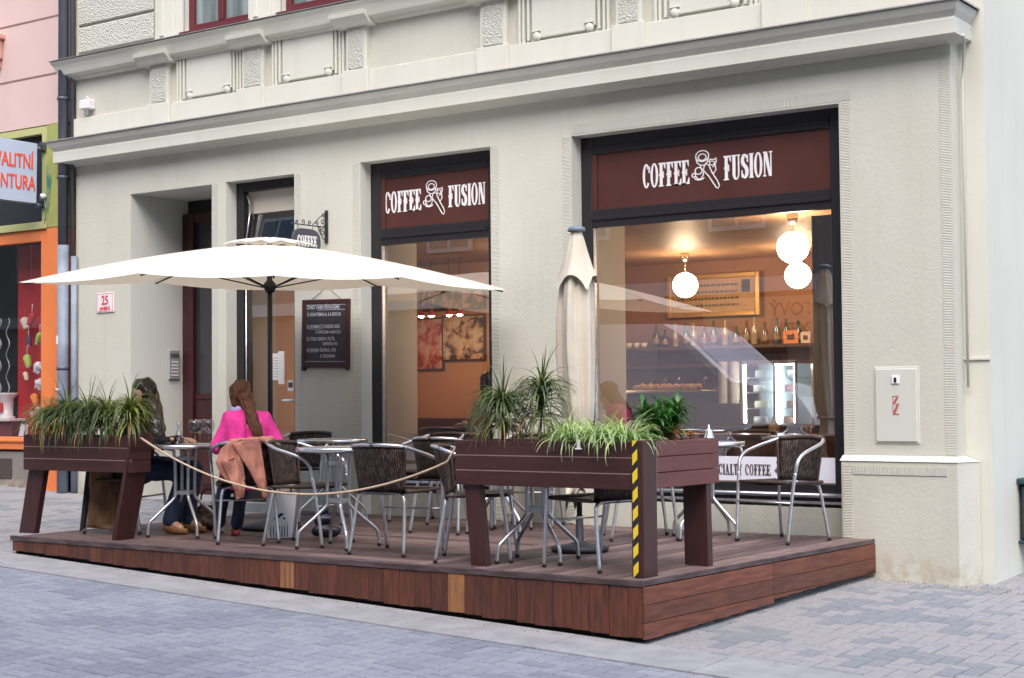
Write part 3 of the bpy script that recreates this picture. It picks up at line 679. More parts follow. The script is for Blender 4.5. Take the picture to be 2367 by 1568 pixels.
for i in range(len(gx2)-1):
    for j in range(len(gz2)-1):
        x0, x1, z0, z1 = gx2[i], gx2[i+1], gz2[j], gz2[j+1]
        if not any(h[0] <= x0 and h[1] >= x1 and h[2] <= z0 and h[3] >= z1 for h in hin):
            for y in (.225, .68): inn.add([(x0, y, z0), (x1, y, z0), (x1, y, z1), (x0, y, z1)], [(0,1,2,3)])
for x0, x1, z0, z1 in hin:
    d = .68
    inn.add([(x0, .225, z0), (x0, d, z0), (x0, d, z1), (x0, .225, z1)], [(0,1,2,3)]); inn.add([(x1, .225, z0), (x1, d, z0), (x1, d, z1), (x1, .225, z1)], [(0,1,2,3)])
    inn.add([(x0, .225, z1), (x1, .225, z1), (x1, d, z1), (x0, d, z1)], [(0,1,2,3)]); inn.add([(x0, .225, z0), (x1, .225, z0), (x1, d, z0), (x0, d, z0)], [(0,1,2,3)])
inn.build('inner_wall', m_irev, cafe)
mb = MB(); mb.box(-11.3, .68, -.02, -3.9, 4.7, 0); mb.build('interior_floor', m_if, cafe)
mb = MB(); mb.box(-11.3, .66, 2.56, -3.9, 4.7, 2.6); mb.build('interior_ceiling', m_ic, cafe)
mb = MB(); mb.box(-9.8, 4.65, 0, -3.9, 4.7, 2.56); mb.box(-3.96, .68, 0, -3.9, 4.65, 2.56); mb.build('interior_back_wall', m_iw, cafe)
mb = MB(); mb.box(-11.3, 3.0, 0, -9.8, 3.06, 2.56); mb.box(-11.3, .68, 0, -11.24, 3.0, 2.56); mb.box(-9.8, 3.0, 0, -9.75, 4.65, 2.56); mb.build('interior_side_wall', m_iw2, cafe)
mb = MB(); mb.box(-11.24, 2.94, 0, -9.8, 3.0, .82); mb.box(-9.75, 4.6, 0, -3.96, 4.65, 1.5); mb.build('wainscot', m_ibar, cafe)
mb = MB(); mb.box(-6.93, .23, .70, -4.75, .66, .745, .005); mb.build('window_board', mat('window_board_wood', (.12, .05, .025), .3), cafe)

# roof mass so that sky never leaks behind the facade
mb = MB(); mb.box(-13.38, .9, 3.4, -3.65, 9, 9.02); mb.box(-13.38, 4.75, -.9, -3.65, 9, 3.4); mb.build('building_core', m_wall, cafe)

# ------------------------------------------------------------------ things fixed to the facade
PL = thing('house_number_plate', 'white enamel plate with red number 25 beside the recessed doorway', 'number plate', (-12.915, 0, 2.085))
m_enam = mat('white_enamel', (.78, .74, .76), .25); m_redt = mat('red_enamel', (.62, .03, .06), .3)
mb = MB(); mb.box(-.135, -.014, -.105, .135, 0, .105, .004); mb.build('plate', m_enam, PL)
mb = MB()
for q in ((-.125, -.095, .125, -.091), (-.125, .091, .125, .095), (-.125, -.091, -.121, .091), (.121, -.091, .125, .091)): mb.box(q[0], -.0155, q[1], q[2], -.013, q[3])
mb.build('border', m_redt, PL)
textobj('number', '25', .135, m_redt, PL, Matrix.Translation((0, -.0155, -.02)) @ FRONT, .8, .002, align='CENTER')
textobj('lettering', 'JANSKÁ', .055, m_redt, PL, Matrix.Translation((0, -.0155, -.08)) @ FRONT, .85, .001, align='CENTER')
IC = thing('intercom_panel', 'silver intercom panel on the side of the recessed doorway', 'intercom', (-12.53, .58, 1.43))
m_silver = mat('silver_plate', (.5, .52, .55), .35, metal=.5)
mb = MB(); mb.box(0, -.075, -.155, .03, .075, .155, .006); mb.build('panel', m_silver, IC)
mb = MB()
for k in range(5): mb.box(.03, -.045, .02-.035*k, .034, .05, .035-.035*k, .001)
mb.build('name_strip', m_enam, IC)
mb = MB()
for k in range(5): mb.box(.03, -.06, .115-.01*k, .033, .06, .118-.01*k)
mb.build('speaker_slots', m_black, IC)
SB = thing('alarm_box', 'small white alarm box high on the frieze near the downpipe', 'alarm box', (-13.16, 0, 4.2))
mb = MB(); mb.box(-.075, -.10, -.045, .075, 0, .055, .008); mb.build('housing', m_enam, SB)
mb = MB(); mb.tube([(.06, -.06, .05), (.04, -.09, .085), (-.0, -.08, .06)], .006, 6); mb.tube([(.0, -.05, -.045), (.01, -.05, -.10)], .006, 6); mb.build('cable', m_white, SB)
# chalkboard
CB = thing('chalkboard_menu', 'dark framed chalkboard with handwritten menu hung between door and left window', 'chalkboard', (-9.80, -.03, 1.66))
m_cbf = mat('chalkboard_frame', (.045, .012, .012), .4); m_slate = mat('slate', (.018, .014, .018), .7, col2=(.03, .026, .03), nscale=5)
RT = Matrix.Rotation(math.radians(1.2), 4, 'Y')
mb = MB(); mb.box(-.295, -.0, -.30, -.255, .03, .325, .004); mb.box(.255, -.0, -.335, .295, .03, .325, .004); mb.box(-.255, .001, .285, .255, .03, .325, .004); mb.box(-.255, .001, -.315, .255, .03, -.265, .004); mb.box(-.295, 0, -.345, -.255, .03, -.30, .002)
mb.xf(RT).build('frame', m_cbf, CB)
mb = MB(); mb.box(-.255, .008, -.265, .255, .02, .285); mb.xf(RT).build('board', m_slate, CB)
m_chalk = mat('chalk', (.42, .43, .5), .9)
lines = ((.235, -.235, 'DNES VÁM PŘINÁŠÍME', .052), (.17, -.235, '① GUATEMALA, LA BOLSA', .045), (.055, -.235, '② DOMÁCÍ CHEESECAKE', .046), (.005, -.12, 'S OVOCEM A MÁTOU', .04), (-.06, -.235, '③ COLD BREW, FILTR,', .045),
         (-.105, -.03, 'ESPRESSO 40', .04), (-.165, -.235, '④ PANINI: ŠUNKA, SÝR', .045), (-.22, -.06, 'A ZELENINA', .042))
for z, x, s_, sz in lines:
    textobj('lettering', s_.replace('①', '1)').replace('②', '2)').replace('③', '3)').replace('④', '4)'), sz, m_chalk, CB, RT @ Matrix.Translation((x, .0065, z)) @ FRONT, .80, .0003, .0005)
mb = MB(); mb.box(-.1, .006, .225, .24, .0075, .229); mb.box(-.2, .006, .045, -.03, .0075, .048); mb.box(-.2, .006, -.17, -.1, .0075, -.167); mb.box(-.25, .006, .272, .25, .0075, .276); mb.box(-.25, .006, -.258, .25, .0075, -.254); mb.xf(RT).build('chalk_rule', m_chalk, CB)
mb = MB(); mb.tube([(-.2, .02, .32), (0, .027, .45), (.2, .02, .32)], .003, 6); mb.xf(RT).build('string', mat('pale_string', (.5, .48, .44), .8), CB)
# wrought iron bracket sign
BS = thing('bracket_sign', 'small dark rounded coffee sign on a wrought iron bracket above the chalkboard', 'hanging sign', (-9.79, 0, 2.66))
mb = MB(); mb.box(-.016, -.022, -.15, .016, 0, .16, .004)
mb.tube([(0, -.02, 0), (0, -.49, 0)], .0055, 8)
def spiral(cy, cz, r0, turns, s_=1, a0=0, n=26): return [(0, cy+s_*r0*(1-i/n*.85)*math.cos(a0+turns*2*PI*i/n), cz+r0*(1-i/n*.85)*math.sin(a0+turns*2*PI*i/n)) for i in range(n+1)]
for cy, cz, r0, t_, s_, a0 in ((-.06, .045, .036, 1.3, 1, -1.2), (-.06, -.05, .036, 1.3, 1, 1.2), (-.05, .105, .026, 1.2, -1, 0), (-.15, .03, .026, 1.2, 1, -1.5), (-.24, .026, .024, 1.2, -1, -1.5), (-.33, .028, .025, 1.2, 1, -1.5), (-.41, .022, .02, 1.2, -1, -1.5), (-.11, -.028, .022, 1.2, -1, 1.3)):
    mb.tube(spiral(cy, cz, r0, t_, s_, a0), .0042, 6)
mb.tube([(0, -.015, .13), (0, -.10, .09), (0, -.2, .01)], .004, 6); mb.tube([(0, -.015, -.12), (0, -.06, -.11), (0, -.1, -.06), (0, -.13, 0)], .004, 6)
for y in (-.2, -.4): mb.tube([(0, y, 0), (0, y, -.04)], .003, 6)
mb.build('bracket', m_iron, BS)
mb = MB(); outl = ell(-.29, -.155, .19, .125, 0, 360, 32)[:-1]; outl = [(-.29+.185*abs(math.cos(t))**.6*(1 if math.cos(t) > 0 else -1), -.16+.125*abs(math.sin(t))**.75*(1 if math.sin(t) > 0 else -1)) for t in [2*PI*i/36 for i in range(36)]]
mb.prism(outl, -.012, .012, 'x'); brd = mb.build('board', mat('slate_blue_sign', (.055, .06, .085), .5, col2=(.07, .075, .10), nscale=20), BS)
mb = MB(); slab(mb, 'COFFEE', -.42, -.20, .10, .26, .0, .003)
mb.xf(Matrix.Translation((.0125, 0, 0)) @ Matrix(((0, -1, 0, 0), (1, 0, 0, 0), (0, 0, 1, 0), (0, 0, 0, 1)))).build('lettering', m_white, brd)
# downpipe and cable
DP = thing('downpipe', 'grey blue zinc downpipe between the pink and the pale building', 'downpipe', (-13.49, -.10, 0))
m_zinc = mat('dark_zinc', (.075, .085, .11), .45, metal=.4, col2=(.12, .13, .16), nscale=4, stretch=(1, 1, .3)); m_zincl = mat('painted_pipe', (.17, .20, .26), .6, col2=(.26, .30, .37), nscale=5)
mb = MB(); mb.tube([(0, 0, 2.72), (0, 0, 9)], .055, 14); mb.build('upper_pipe', m_zinc, DP)
mb = MB(); mb.tube([(0, 0, -.05), (0, 0, 2.72)], .062, 14); mb.build('lower_pipe', m_zincl, DP)
mb = MB(); mb.tube([(.085, .05, 2.6), (.085, .05, 9)], .022, 8); mb.build('conduit', m_zinc, DP)
for z in (2.35, 1.4, 3.45, 4.3): mb = MB(); mb.tube([(0, 0, z-.015), (0, 0, z+.015)], .068, 14); mb.build('pipe_clamp', m_zinc, DP)
mb = MB(); mb.tube([(.11, .06, -.05), (.11, .06, 2.6)], .035, 10); mb.build('conduit', m_zincl, DP)
mb = MB(); mb.box(-.03, -.066, 1.66, .0, -.058, 1.75); mb.build('paper_scrap', m_paper, DP)
mb = MB(); mb.box(-.045, -.066, 1.17, .03, -.058, 1.19); mb.build('paper_scrap', m_paper, DP)
CP = thing('cable_conduit', 'thin pale conduit running down beside the right corner pilaster', 'conduit', (-3.77, .12, 0))
mb = MB(); mb.tube([(.12, -.28, 3.58), (.10, -.2, 3.56), (.02, -.0, 3.40), (.012, .0, 3.30), (.012, .0, 1.10)], .009, 8); mb.build('conduit', m_trim, CP)

# ------------------------------------------------------------------ neighbouring pink building with shop front
PB = thing('pink_building', 'pale pink building with a green and orange shop front at the left edge', 'building', (0, 0, 0))
m_pink = stucco('pink_stucco', (.60, .44, .42), (.64, .48, .46), .1, False)
m_green = mat('peeling_green_paint', (.34, .38, .10), .6, col2=(.30, .32, .11), nscale=6, bump=.2, bscale=30)
m_green2 = mat('dark_green_paint_patch', (.05, .17, .12), .6, col2=(.3, .34, .14), nscale=7)
m_orange = mat('orange_paint', (.78, .22, .06), .5, col2=(.72, .20, .06), nscale=4)
m_cream = mat('yellow_green_frame', (.46, .46, .20), .6)
m_grey = stucco('grey_plinth', (.22, .20, .19), (.28, .26, .25), .4)
mb = MB(); mb.box(-22, 0, 4.08, -13.60, 9, 9); mb.build('wall', m_pink, PB)
mb = MB()
for z in (4.62, 5.25): mb.box(-22, -.004, z, -13.60, .01, z+.018)
mb.build('joint', mat('joint_brown', (.25, .14, .13), .9), PB)  # thin brown strips along the wall joints
mb = MB(); mb.box(-15.2, -.16, 5.12, -14.62, 0, 5.18, .01); mb.box(-14.85, -.11, 4.9, -14.66, 0, 5.12, .01); mb.box(-14.82, -.07, 4.8, -14.69, 0, 4.9, .01); mb.build('window_sill', mat('peach_sill', (.60, .32, .24), .7), PB)
mb = MB(); mb.box(-13.83, -.05, 2.935, -13.60, 9, 4.06, .005); mb.build('green_pier', m_green, PB)
mb = MB()
mb.add([(-13.795+.10*noise.noise(V((z*3, 0, 0)))*2+(.02 if k else 0), -.0525, z) for k in (0, 1) for z in [2.9+.05*i for i in range(14)]]+[], [])
mb.prism([(-13.83+.0, 3.15), (-13.80, 3.08), (-13.775, 3.18), (-13.765, 3.3), (-13.745, 3.45), (-13.76, 3.58), (-13.83, 3.62)], -.0535, -.05, 'y'); mb.build('paint_patch', m_green2, PB)
mb = MB(); mb.box(-13.83, -.05, .0, -13.60, 9, 2.93, .005); mb.build('orange_pier', m_orange, PB)
mb = MB(); mb.box(-22, -.02, 3.98, -13.83, .05, 4.06, .004); mb.box(-13.94, -.03, 3.01, -13.832, .1, 3.98, .004); mb.box(-22, -.06, 2.93, -13.835, .05, 3.01, .004); mb.build('fascia_frame', m_cream, PB)
mb = MB(); mb.box(-22, .06, 2.96, -13.9, .1, 4.0); mb.build('fascia_panel', mat('black_fascia', (.015, .014, .02), .5), PB)
mb = MB(); mb.box(-22, -.03, 2.80, -13.95, .05, 2.925, .004); mb.box(-13.95, -.03, .66, -13.832, .1, 2.925, .004); mb.box(-22, -.05, .52, -13.84, .1, .66, .01); mb.box(-22, -.07, .60, -13.9, 0, .64, .01); sf = mb.build('shop_frame', m_orange, PB)
mb = MB(); mb.box(-22, .03, .66, -13.95, .036, 2.80); mb.build('pane', glass_mat('shop_glass', (.98, .98, .98), 2.2), sf)
mb = MB(); mb.box(-14.78, .30, .5, -14.0, .32, 2.82); mb.build('window_back_panel', mat('red_display_panel', (.50, .03, .03), .6, col2=(.42, .025, .03), nscale=5), PB)
mb = MB(); mb.box(-24, 1.4, -.2, -13.9, 1.45, 4.08); mb.box(-18, .1, .55, -13.9, 1.4, .58); mb.box(-24, .08, 2.83, -13.9, 1.39, 2.9); mb.build('shop_interior', mat('dark_shop_interior', (.03, .03, .035), .7), PB)
mb = MB(); mb.box(-22, -.02, -.8, -13.60, 9, .50); mb.build('plinth', m_grey, PB)
mb = MB(); mb.box(-15.0, -.03, .20, -14.45, .0, .23, .003); mb.box(-14.48, -.03, .23, -14.45, 0, .42, .003); mb.box(-15, -.022, .23, -14.48, .0, .42); mb.build('vent_grille', mat('brown_vent', (.07, .05, .045), .7), PB)
m_stone = mat('grey_stone_block', (.2, .19, .19), .9, col2=(.26, .25, .24), nscale=20)
# projecting shop sign
SS = thing('projecting_shop_sign', 'pale blue projecting shop sign with orange letters at the left edge', 'sign', (-13.9, 0, 3.53))
m_lightbox = mat('pale_blue_signboard', (.50, .57, .72), .4)
mb = MB(); mb.prism([(-1.6, -.33), (-.17, -.335), (-.16, .315), (-1.6, .335)], -.05, .05, 'x'); bd = mb.build('board', m_lightbox, SS)
m_ot = mat('orange_red_letters', (.80, .10, .04), .5)
textobj('lettering', 'KVALITNÍ', .215, m_ot, bd, Matrix.Translation((.052, -.21, .03)) @ SIDE, .62, .004, align='RIGHT')
textobj('lettering', 'KONTURA', .215, m_ot, bd, Matrix.Translation((.052, -.185, -.20)) @ SIDE, .62, .004, align='RIGHT')
mb = MB()
for z in (.30, -.32): mb = MB(); mb.tube([(0, .0, z), (0, -.9, z)], .018, 8); mb.box(-.05, -.06, z-.05, .05, -.04, z+.05, .004); mb.tube([(0, -.05, z-.03), (0, -.14, z-.03)], .03, 8); mb.build('bracket', m_zinc, SS)
LB = thing('wall_lamp_socket', 'small white socket with a green painted cable on the green pier', 'lamp socket', (-13.85, -.05, 3.28))
mb = MB(); mb.lathe([(0, -.06), (.028, -.055), (.03, -.02), (.022, 0)], (0, 0, 0), 12, axis='y'); mb.build('socket', m_enam, LB)
mb = MB(); mb.tube([(0, -.01, -.02), (.02, -.01, -.15), (.0, -.01, -.3)], .007, 6); mb.build('cable', m_green2, LB)
# goods hanging in the shop window
cg = dict(cream=mat('cream_cloth', (.72, .62, .5), .8), red=mat('red_cloth', (.62, .06, .05), .7), green=mat('lime_cloth', (.45, .58, .12), .8), white=mat('white_cloth', (.75, .74, .8), .8),
          orange=mat('orange_cloth', (.8, .28, .07), .8), purple=mat('plum_cloth', (.12, .05, .1), .8), pinkc=mat('pink_cloth', (.7, .35, .42), .8))
goods = [(-14.23, 1.92, 'cream', (.05, .07), 'cream stuffed pouch hanging highest against the red panel'), (-14.14, 1.96, 'red', (.04, .09), 'red stuffed chilli shape with dark trim hanging top right in the shop window'),
         (-14.17, 1.72, 'purple', (.035, .05), 'dark plum stuffed shape with white tag below the chilli'), (-14.0, 1.75, 'green', (.04, .07), 'green and white stuffed vegetable beside the orange shop frame'),
         (-14.19, 1.50, 'green', (.045, .075), 'lime green stuffed vegetable hanging lower left on the red panel'), (-14.02, 1.42, 'white', (.05, .06), 'white knotted cloth flower in the middle of the red panel'),
         (-14.22, 1.33, 'cream', (.03, .06), 'small beige pouch under the lime green vegetable'), (-14.0, 1.24, 'white', (.045, .04), 'white and red cloth bow above the orange carrot'),
         (-14.06, 1.06, 'orange', (.045, .08), 'orange stuffed carrot shape near the orange frame'), (-14.0, .93, 'cream', (.05, .04), 'cream stuffed star below the carrot'), (-14.1, .90, 'pinkc', (.035, .035), 'pink and white stuffed radish beside the cream star'),
         (-13.98, .80, 'green', (.05, .06), 'round green stuffed apple lowest on the red panel')]
for i, (x, z, c, (rx, rz_), lab) in enumerate(goods):
    g = thing('hanging_toy', lab, 'cloth ornament', (x*1.0185-.02, .20, z), 0, 'cloth ornaments hanging in the shop window')
    tl = .6 if i % 2 else -.4
    caps = [((math.sin(tl)*-rz_*.5, 0, -rz_*.5), rx*.8, (math.sin(tl)*rz_*.4, 0, rz_*.45), rx)]
    if c == 'white': caps += [((0, 0, 0), .03, (math.cos(a)*.06, 0, math.sin(a)*.06), .018) for a in (0, 1.2, 2.5, 3.7, 5)]
    blob('body', caps, cg[c], g, .008, 3, .006, fq=30)
    mb = MB(); mb.tube([(math.sin(tl)*rz_*.4, 0, rz_*.5+rx*.6), (math.sin(tl)*rz_*.5, 0, rz_+rx+.05)], .004, 6); mb.sphere((math.sin(tl)*-rz_*.6, -.01, -rz_*.75), rx*.5, 10, 6); mb.build('trim', cg['white' if c in ('green', 'purple', 'red') else 'red'], g)
mb = MB()
BW = thing('display_bowl', 'white footed pot with a red square label in the shop window', 'pot', (-14.88, .22, .86))
mb.lathe([(.0, 0), (.10, 0), (.10, .02), (.075, .03), (.085, .22), (.13, .27), (.135, .29), (.12, .29), (.07, .24), (0, .24)], n=20); mb.build('pot', m_enam, BW)
mb = MB(); mb.box(-.04, -.094, .08, .045, -.078, .18); mb.build('label', cg['red'], BW)
mb = MB(); mb.box(-15.4, .06, .83, -14.62, .29, .86, .004); tag(mb.build('display_shelf', m_enam), 'white shelf carrying the footed pot in the shop window', 'shelf')
mb = MB(); mb.box(-15.4, .10, .66, -14.62, .28, .83); tag(mb.build('display_crate', mat('plum_crate', (.12, .03, .04), .7)), 'dark plum box under the white shelf in the shop window', 'box')
for i, (x, r) in enumerate(((-14.48, .3), (-14.39, -.35))):
    t = thing('price_card', ('grey' if i == 0 else 'white')+' tilted price card standing on the shop sill', 'card', (x, .12, .665), r)
    mb = MB(); mb.prism([(-.035, 0), (.03, 0), (.06, .12), (-.0, .14)], -.003, .003, 'y'); mb.build('card', m_enam if i else m_stick, t)
for i, x in enumerate((-14.98, -14.83)):
    t = thing('tinsel_spiral', ('left' if i == 0 else 'right')+' silver spiral streamer hanging before the dark shop interior', 'streamer', (x, .2, 0))
    mb = MB(); mb.tube([(.025*math.sin(k*.75), .012*math.cos(k*.75), 2.0-k*.03) for k in range(32)], .006, 6); mb.build('streamer', m_silver, t)
# bollard-like bin at the right edge
BN = thing('litter_bin', 'dark teal litter bin mounted on the side wall at the right edge', 'litter bin', (-3.612, .92, -.06))
m_teal = mat('teal_metal', (.02, .055, .07), .45)
mb = MB(); mb.box(.02, -.19, .02, .30, .19, .44, .02); mb.build('body', m_teal, BN)
mb = MB(); mb.box(.0, -.22, .44, .33, .22, .485, .01); mb.build('lid', m_teal, BN)
mb = MB(); mb.box(.0, -.20, -.0, .32, .20, .025, .006); mb.build('base', m_teal, BN)

# ------------------------------------------------------------------ terrace deck
DK = thing('terrace_deck', 'low reddish brown wooden terrace deck in front of the cafe', 'deck', (0, 0, 0))
X0, X1, YF, YB = -10.285, -4.56, -3.12, -.005
SP = -6.30
mb = MB(); y = YF+.01
while y < YB-.02:
    w = .118; y2 = min(y+w, YB); x = X0
    cuts = sorted([X0, SP]+[rnd.uniform(-9.6, -7)])
    for a, b in zip(cuts[:-1], cuts[1:]): mb.t = rnd.random(); mb.box(a+.001, y, -.028, b-.002, y2-.011, rnd.uniform(-.003, .0005), .003)
    y = y2
mb.build('deck_boards', m_deckx, DK)
mb = MB(); x = SP+.002
while x < X1-.02:
    x2 = min(x+.118, X1); mb.t = rnd.random(); mb.box(x, YF+.01, -.028, x2-.011, YB, rnd.uniform(-.003, .0005), .003); x = x2
mb.v = [(a+.045*(b+3.12)*(a-SP)/(X1-SP), b, c) for a, b, c in mb.v]
mb.build('deck_boards', m_decky, DK)
mb = MB(); mb.box(X0-.02, YF-.022, -.034, X1+.012, YF+.008, .004, .003); mb.build('edge_board', m_rim, DK)
mb = MB(); mb.box(X1+.001, YF+.009, -.03, X1+.014, YB, .002, .002); mb.v = [(a+.045*(b+3.12), b, c) for a, b, c in mb.v]; mb.build('edge_board', m_rim, DK)
mb = MB(); x = X0
while x < X1-.03:
    x2 = min(x+.131, X1); mid = (x+x2)/2
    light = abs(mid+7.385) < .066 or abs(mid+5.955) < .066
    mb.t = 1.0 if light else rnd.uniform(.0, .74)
    mb.box(x+.0012, YF-.014+rnd.uniform(-.002, .002), gz(mid, YF)+.035+rnd.uniform(-.006, .006), x2-.0012, YF+.006, -.036, .0015)
    x = x2
mb.build('front_fascia', m_fascv, DK)
mb = MB()
for k, (a, b) in enumerate(((-.036, -.135), (-.138, -.238), (-.241, -.335))):
    for ya, yb in ((YF-.012, -1.6), (-1.597, YB)):
        mb.t = rnd.random()
        if k == 2: 
            n = 8
            for q in range(n):
                u0, u1 = ya+(yb-ya)*q/n, ya+(yb-ya)*(q+1)/n
                zb = max(gz(X1, (u0+u1)/2)+(.03 if ya < -2 else .05), b)
                mb.box(X1+.002, u0+(.001 if q == 0 else 0), zb, X1+.018, u1, a)
        else: mb.box(X1+.002, ya, b, X1+.018, yb-.002, a, .0015)
mb.v = [(a+.045*(b+3.12), b, c) for a, b, c in mb.v]
mb.build('side_fascia', m_fasch, DK)
mb = MB(); mb.box(X0, YF+.02, -.2, X0+.02, -.35, -.03); mb.box(X0+.05, YF+.06, -.42, X1-.04, YF+.08, -.03); mb.box(X1-.05, YF+.08, -.42, X1-.03, -.1, -.03); mb.build('joists', m_black, DK)

# ------------------------------------------------------------------ planters
m_soil = mat('dark_soil', (.03, .022, .016), .95, bump=.6, bscale=60)
def planter_front(name, label, xa, xb, ya, yb, lean, post):
    t = thing(name, label, 'planter', (0, 0, 0), 0, 'wooden planters along the deck edge')
    zt, zb = .79, .51
    H = (zt-zb-.008)/3
    mb = MB()
    for k in range(3):
        z0 = zb+k*(H+.004); s_ = lean*(1-(z0-zb)/(zt-zb))*.08
        mb.box(xa, ya, z0, xb, ya+.024, z0+H, .003); mb.box(xa, yb-.024, z0, xb, yb, z0+H, .003)
        mb.box(xa, ya+.024, z0, xa+.024, yb-.024, z0+H, .003)
        if not post: mb.box(xb-.024, ya+.024, z0, xb, yb-.024, z0+H, .003)
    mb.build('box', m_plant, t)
    mb = MB(); mb.box(xa+.024, ya+.024, zb+.01, xb-.024, yb-.024, zt-.03); mb.build('soil', m_soil, t)
    mb = MB()
    for k in (1, 2):
        z0 = zb+k*(H+.004); mb.box(xa+.002, ya+.001, z0-.005, xb-.002, ya+.02, z0+.001)
    mb.build('bead', mat('worn_bead_'+name, (.26, .17, .16), .6), t)
    return t
def leg(parent, tx, ty, bx, by, wx, wy, zt=.55, m=m_plantv):
    mb = MB(); a = [(tx-wx/2, ty-wy/2), (tx+wx/2, ty-wy/2), (tx+wx/2, ty+wy/2), (tx-wx/2, ty+wy/2)]; b = [(p[0]-tx+bx, p[1]-ty+by) for p in a]
    mb.add([(p[0], p[1], .0) for p in b]+[(p[0], p[1], zt) for p in a], [(3,2,1,0), (4,5,6,7), (0,1,5,4), (1,2,6,5), (2,3,7,6), (3,0,4,7)]); mb.build('leg', m, parent)
P1 = planter_front('wooden_planter', 'left maroon plank planter of spiky plants with the rope tied on', -10.40, -9.13, -2.945, -2.74, -1, False)
leg(P1, -10.30, -2.87, -10.41, -2.88, .19, .05, .509)
mb = MB(); mb.add([(-9.13+.002, -2.95, .80), (-9.10, -2.95, .80), (-9.10, -2.735, .80), (-9.128, -2.735, .80), (-9.32, -2.96, 0), (-9.275, -2.96, 0), (-9.275, -2.78, 0), (-9.32, -2.78, 0)], [(0,1,2,3), (7,6,5,4), (0,4,5,1), (1,5,6,2), (2,6,7,3), (3,7,4,0)]); mb.build('end_board', m_plantv, P1)
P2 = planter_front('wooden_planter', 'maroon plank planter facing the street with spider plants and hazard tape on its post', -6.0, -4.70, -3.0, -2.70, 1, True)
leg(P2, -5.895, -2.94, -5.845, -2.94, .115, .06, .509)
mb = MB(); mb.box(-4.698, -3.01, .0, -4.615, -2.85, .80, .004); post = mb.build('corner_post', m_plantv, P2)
m_yel = mat('yellow_tape', (.78, .58, .04), .45); m_blk = mat('black_tape', (.02, .02, .02), .45)
ty, tb = MB(), MB(); z = .0; k = 0
tb.box(-4.686, -3.0118, .0, -4.652, -3.0105, .80)
while z < .80:
    z1 = z+.064; q = [(-4.686, z-.0), (-4.652, z+.035), (-4.652, min(z1+.035, .8)), (-4.686, min(z1, .8))]
    if z+.035 < .8: ty.prism(q, -3.0135, -3.012, 'y')
    z += .109
tb.build('tape', m_blk, post); ty.build('tape_stripe', m_yel, post)
mb = MB(); mb.box(-5.07, -3.02, .745, -5.05, -2.999, .80, .004); mb.box(-5.08, -3.024, .742, -5.04, -3.0, .752, .003); mb.build('hook', m_white, P2)
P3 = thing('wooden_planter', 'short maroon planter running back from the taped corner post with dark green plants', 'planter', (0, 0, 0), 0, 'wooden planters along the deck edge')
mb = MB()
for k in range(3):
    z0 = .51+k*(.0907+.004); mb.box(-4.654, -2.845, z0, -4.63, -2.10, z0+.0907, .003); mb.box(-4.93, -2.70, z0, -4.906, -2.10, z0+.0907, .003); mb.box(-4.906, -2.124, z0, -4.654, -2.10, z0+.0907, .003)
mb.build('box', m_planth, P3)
mb = MB(); mb.box(-4.906, -2.69, .52, -4.654, -2.124, .76); mb.build('soil', m_soil, P3)
mb = MB(); mb.box(-4.628, -2.86, .505, -4.618, -2.838, .79, .002); mb.build('corner_bead', mat('lilac_worn_edge', (.2, .12, .15), .6), P3)
leg(P3, -4.735, -2.20, -4.715, -2.22, .17, .055, .509)
pv = V((-4.65, -2.85, 0)); P3.rotation_euler = (0, 0, -.045); P3.location = pv-Matrix.Rotation(-.045, 3, 'Z') @ pv
# rope
RP = MB(); pts = []
A, B = V((-9.0, -2.95, .775)), V((-6.01, -2.97, .755))
for i in range(41):
    s_ = i/40; sag = .36*(1-(2*s_-1.06)**2/1.1236)
    pts.append((A.x+(B.x-A.x)*s_, A.y+(B.y-A.y)*s_, A.z+(B.z-A.z)*s_-sag*(1 if s_ < .97 else .97)))
pts[0] = tuple(A); pts[-1] = tuple(B)
ROPE = RP.tube(pts, .0078, 8); ropeo = RP.build('rope', mat('natural_rope', (.55, .42, .30), .85, bump=.6, bscale=250)); tag(ropeo, 'natural fibre rope sagging between the left and middle planters', 'rope')

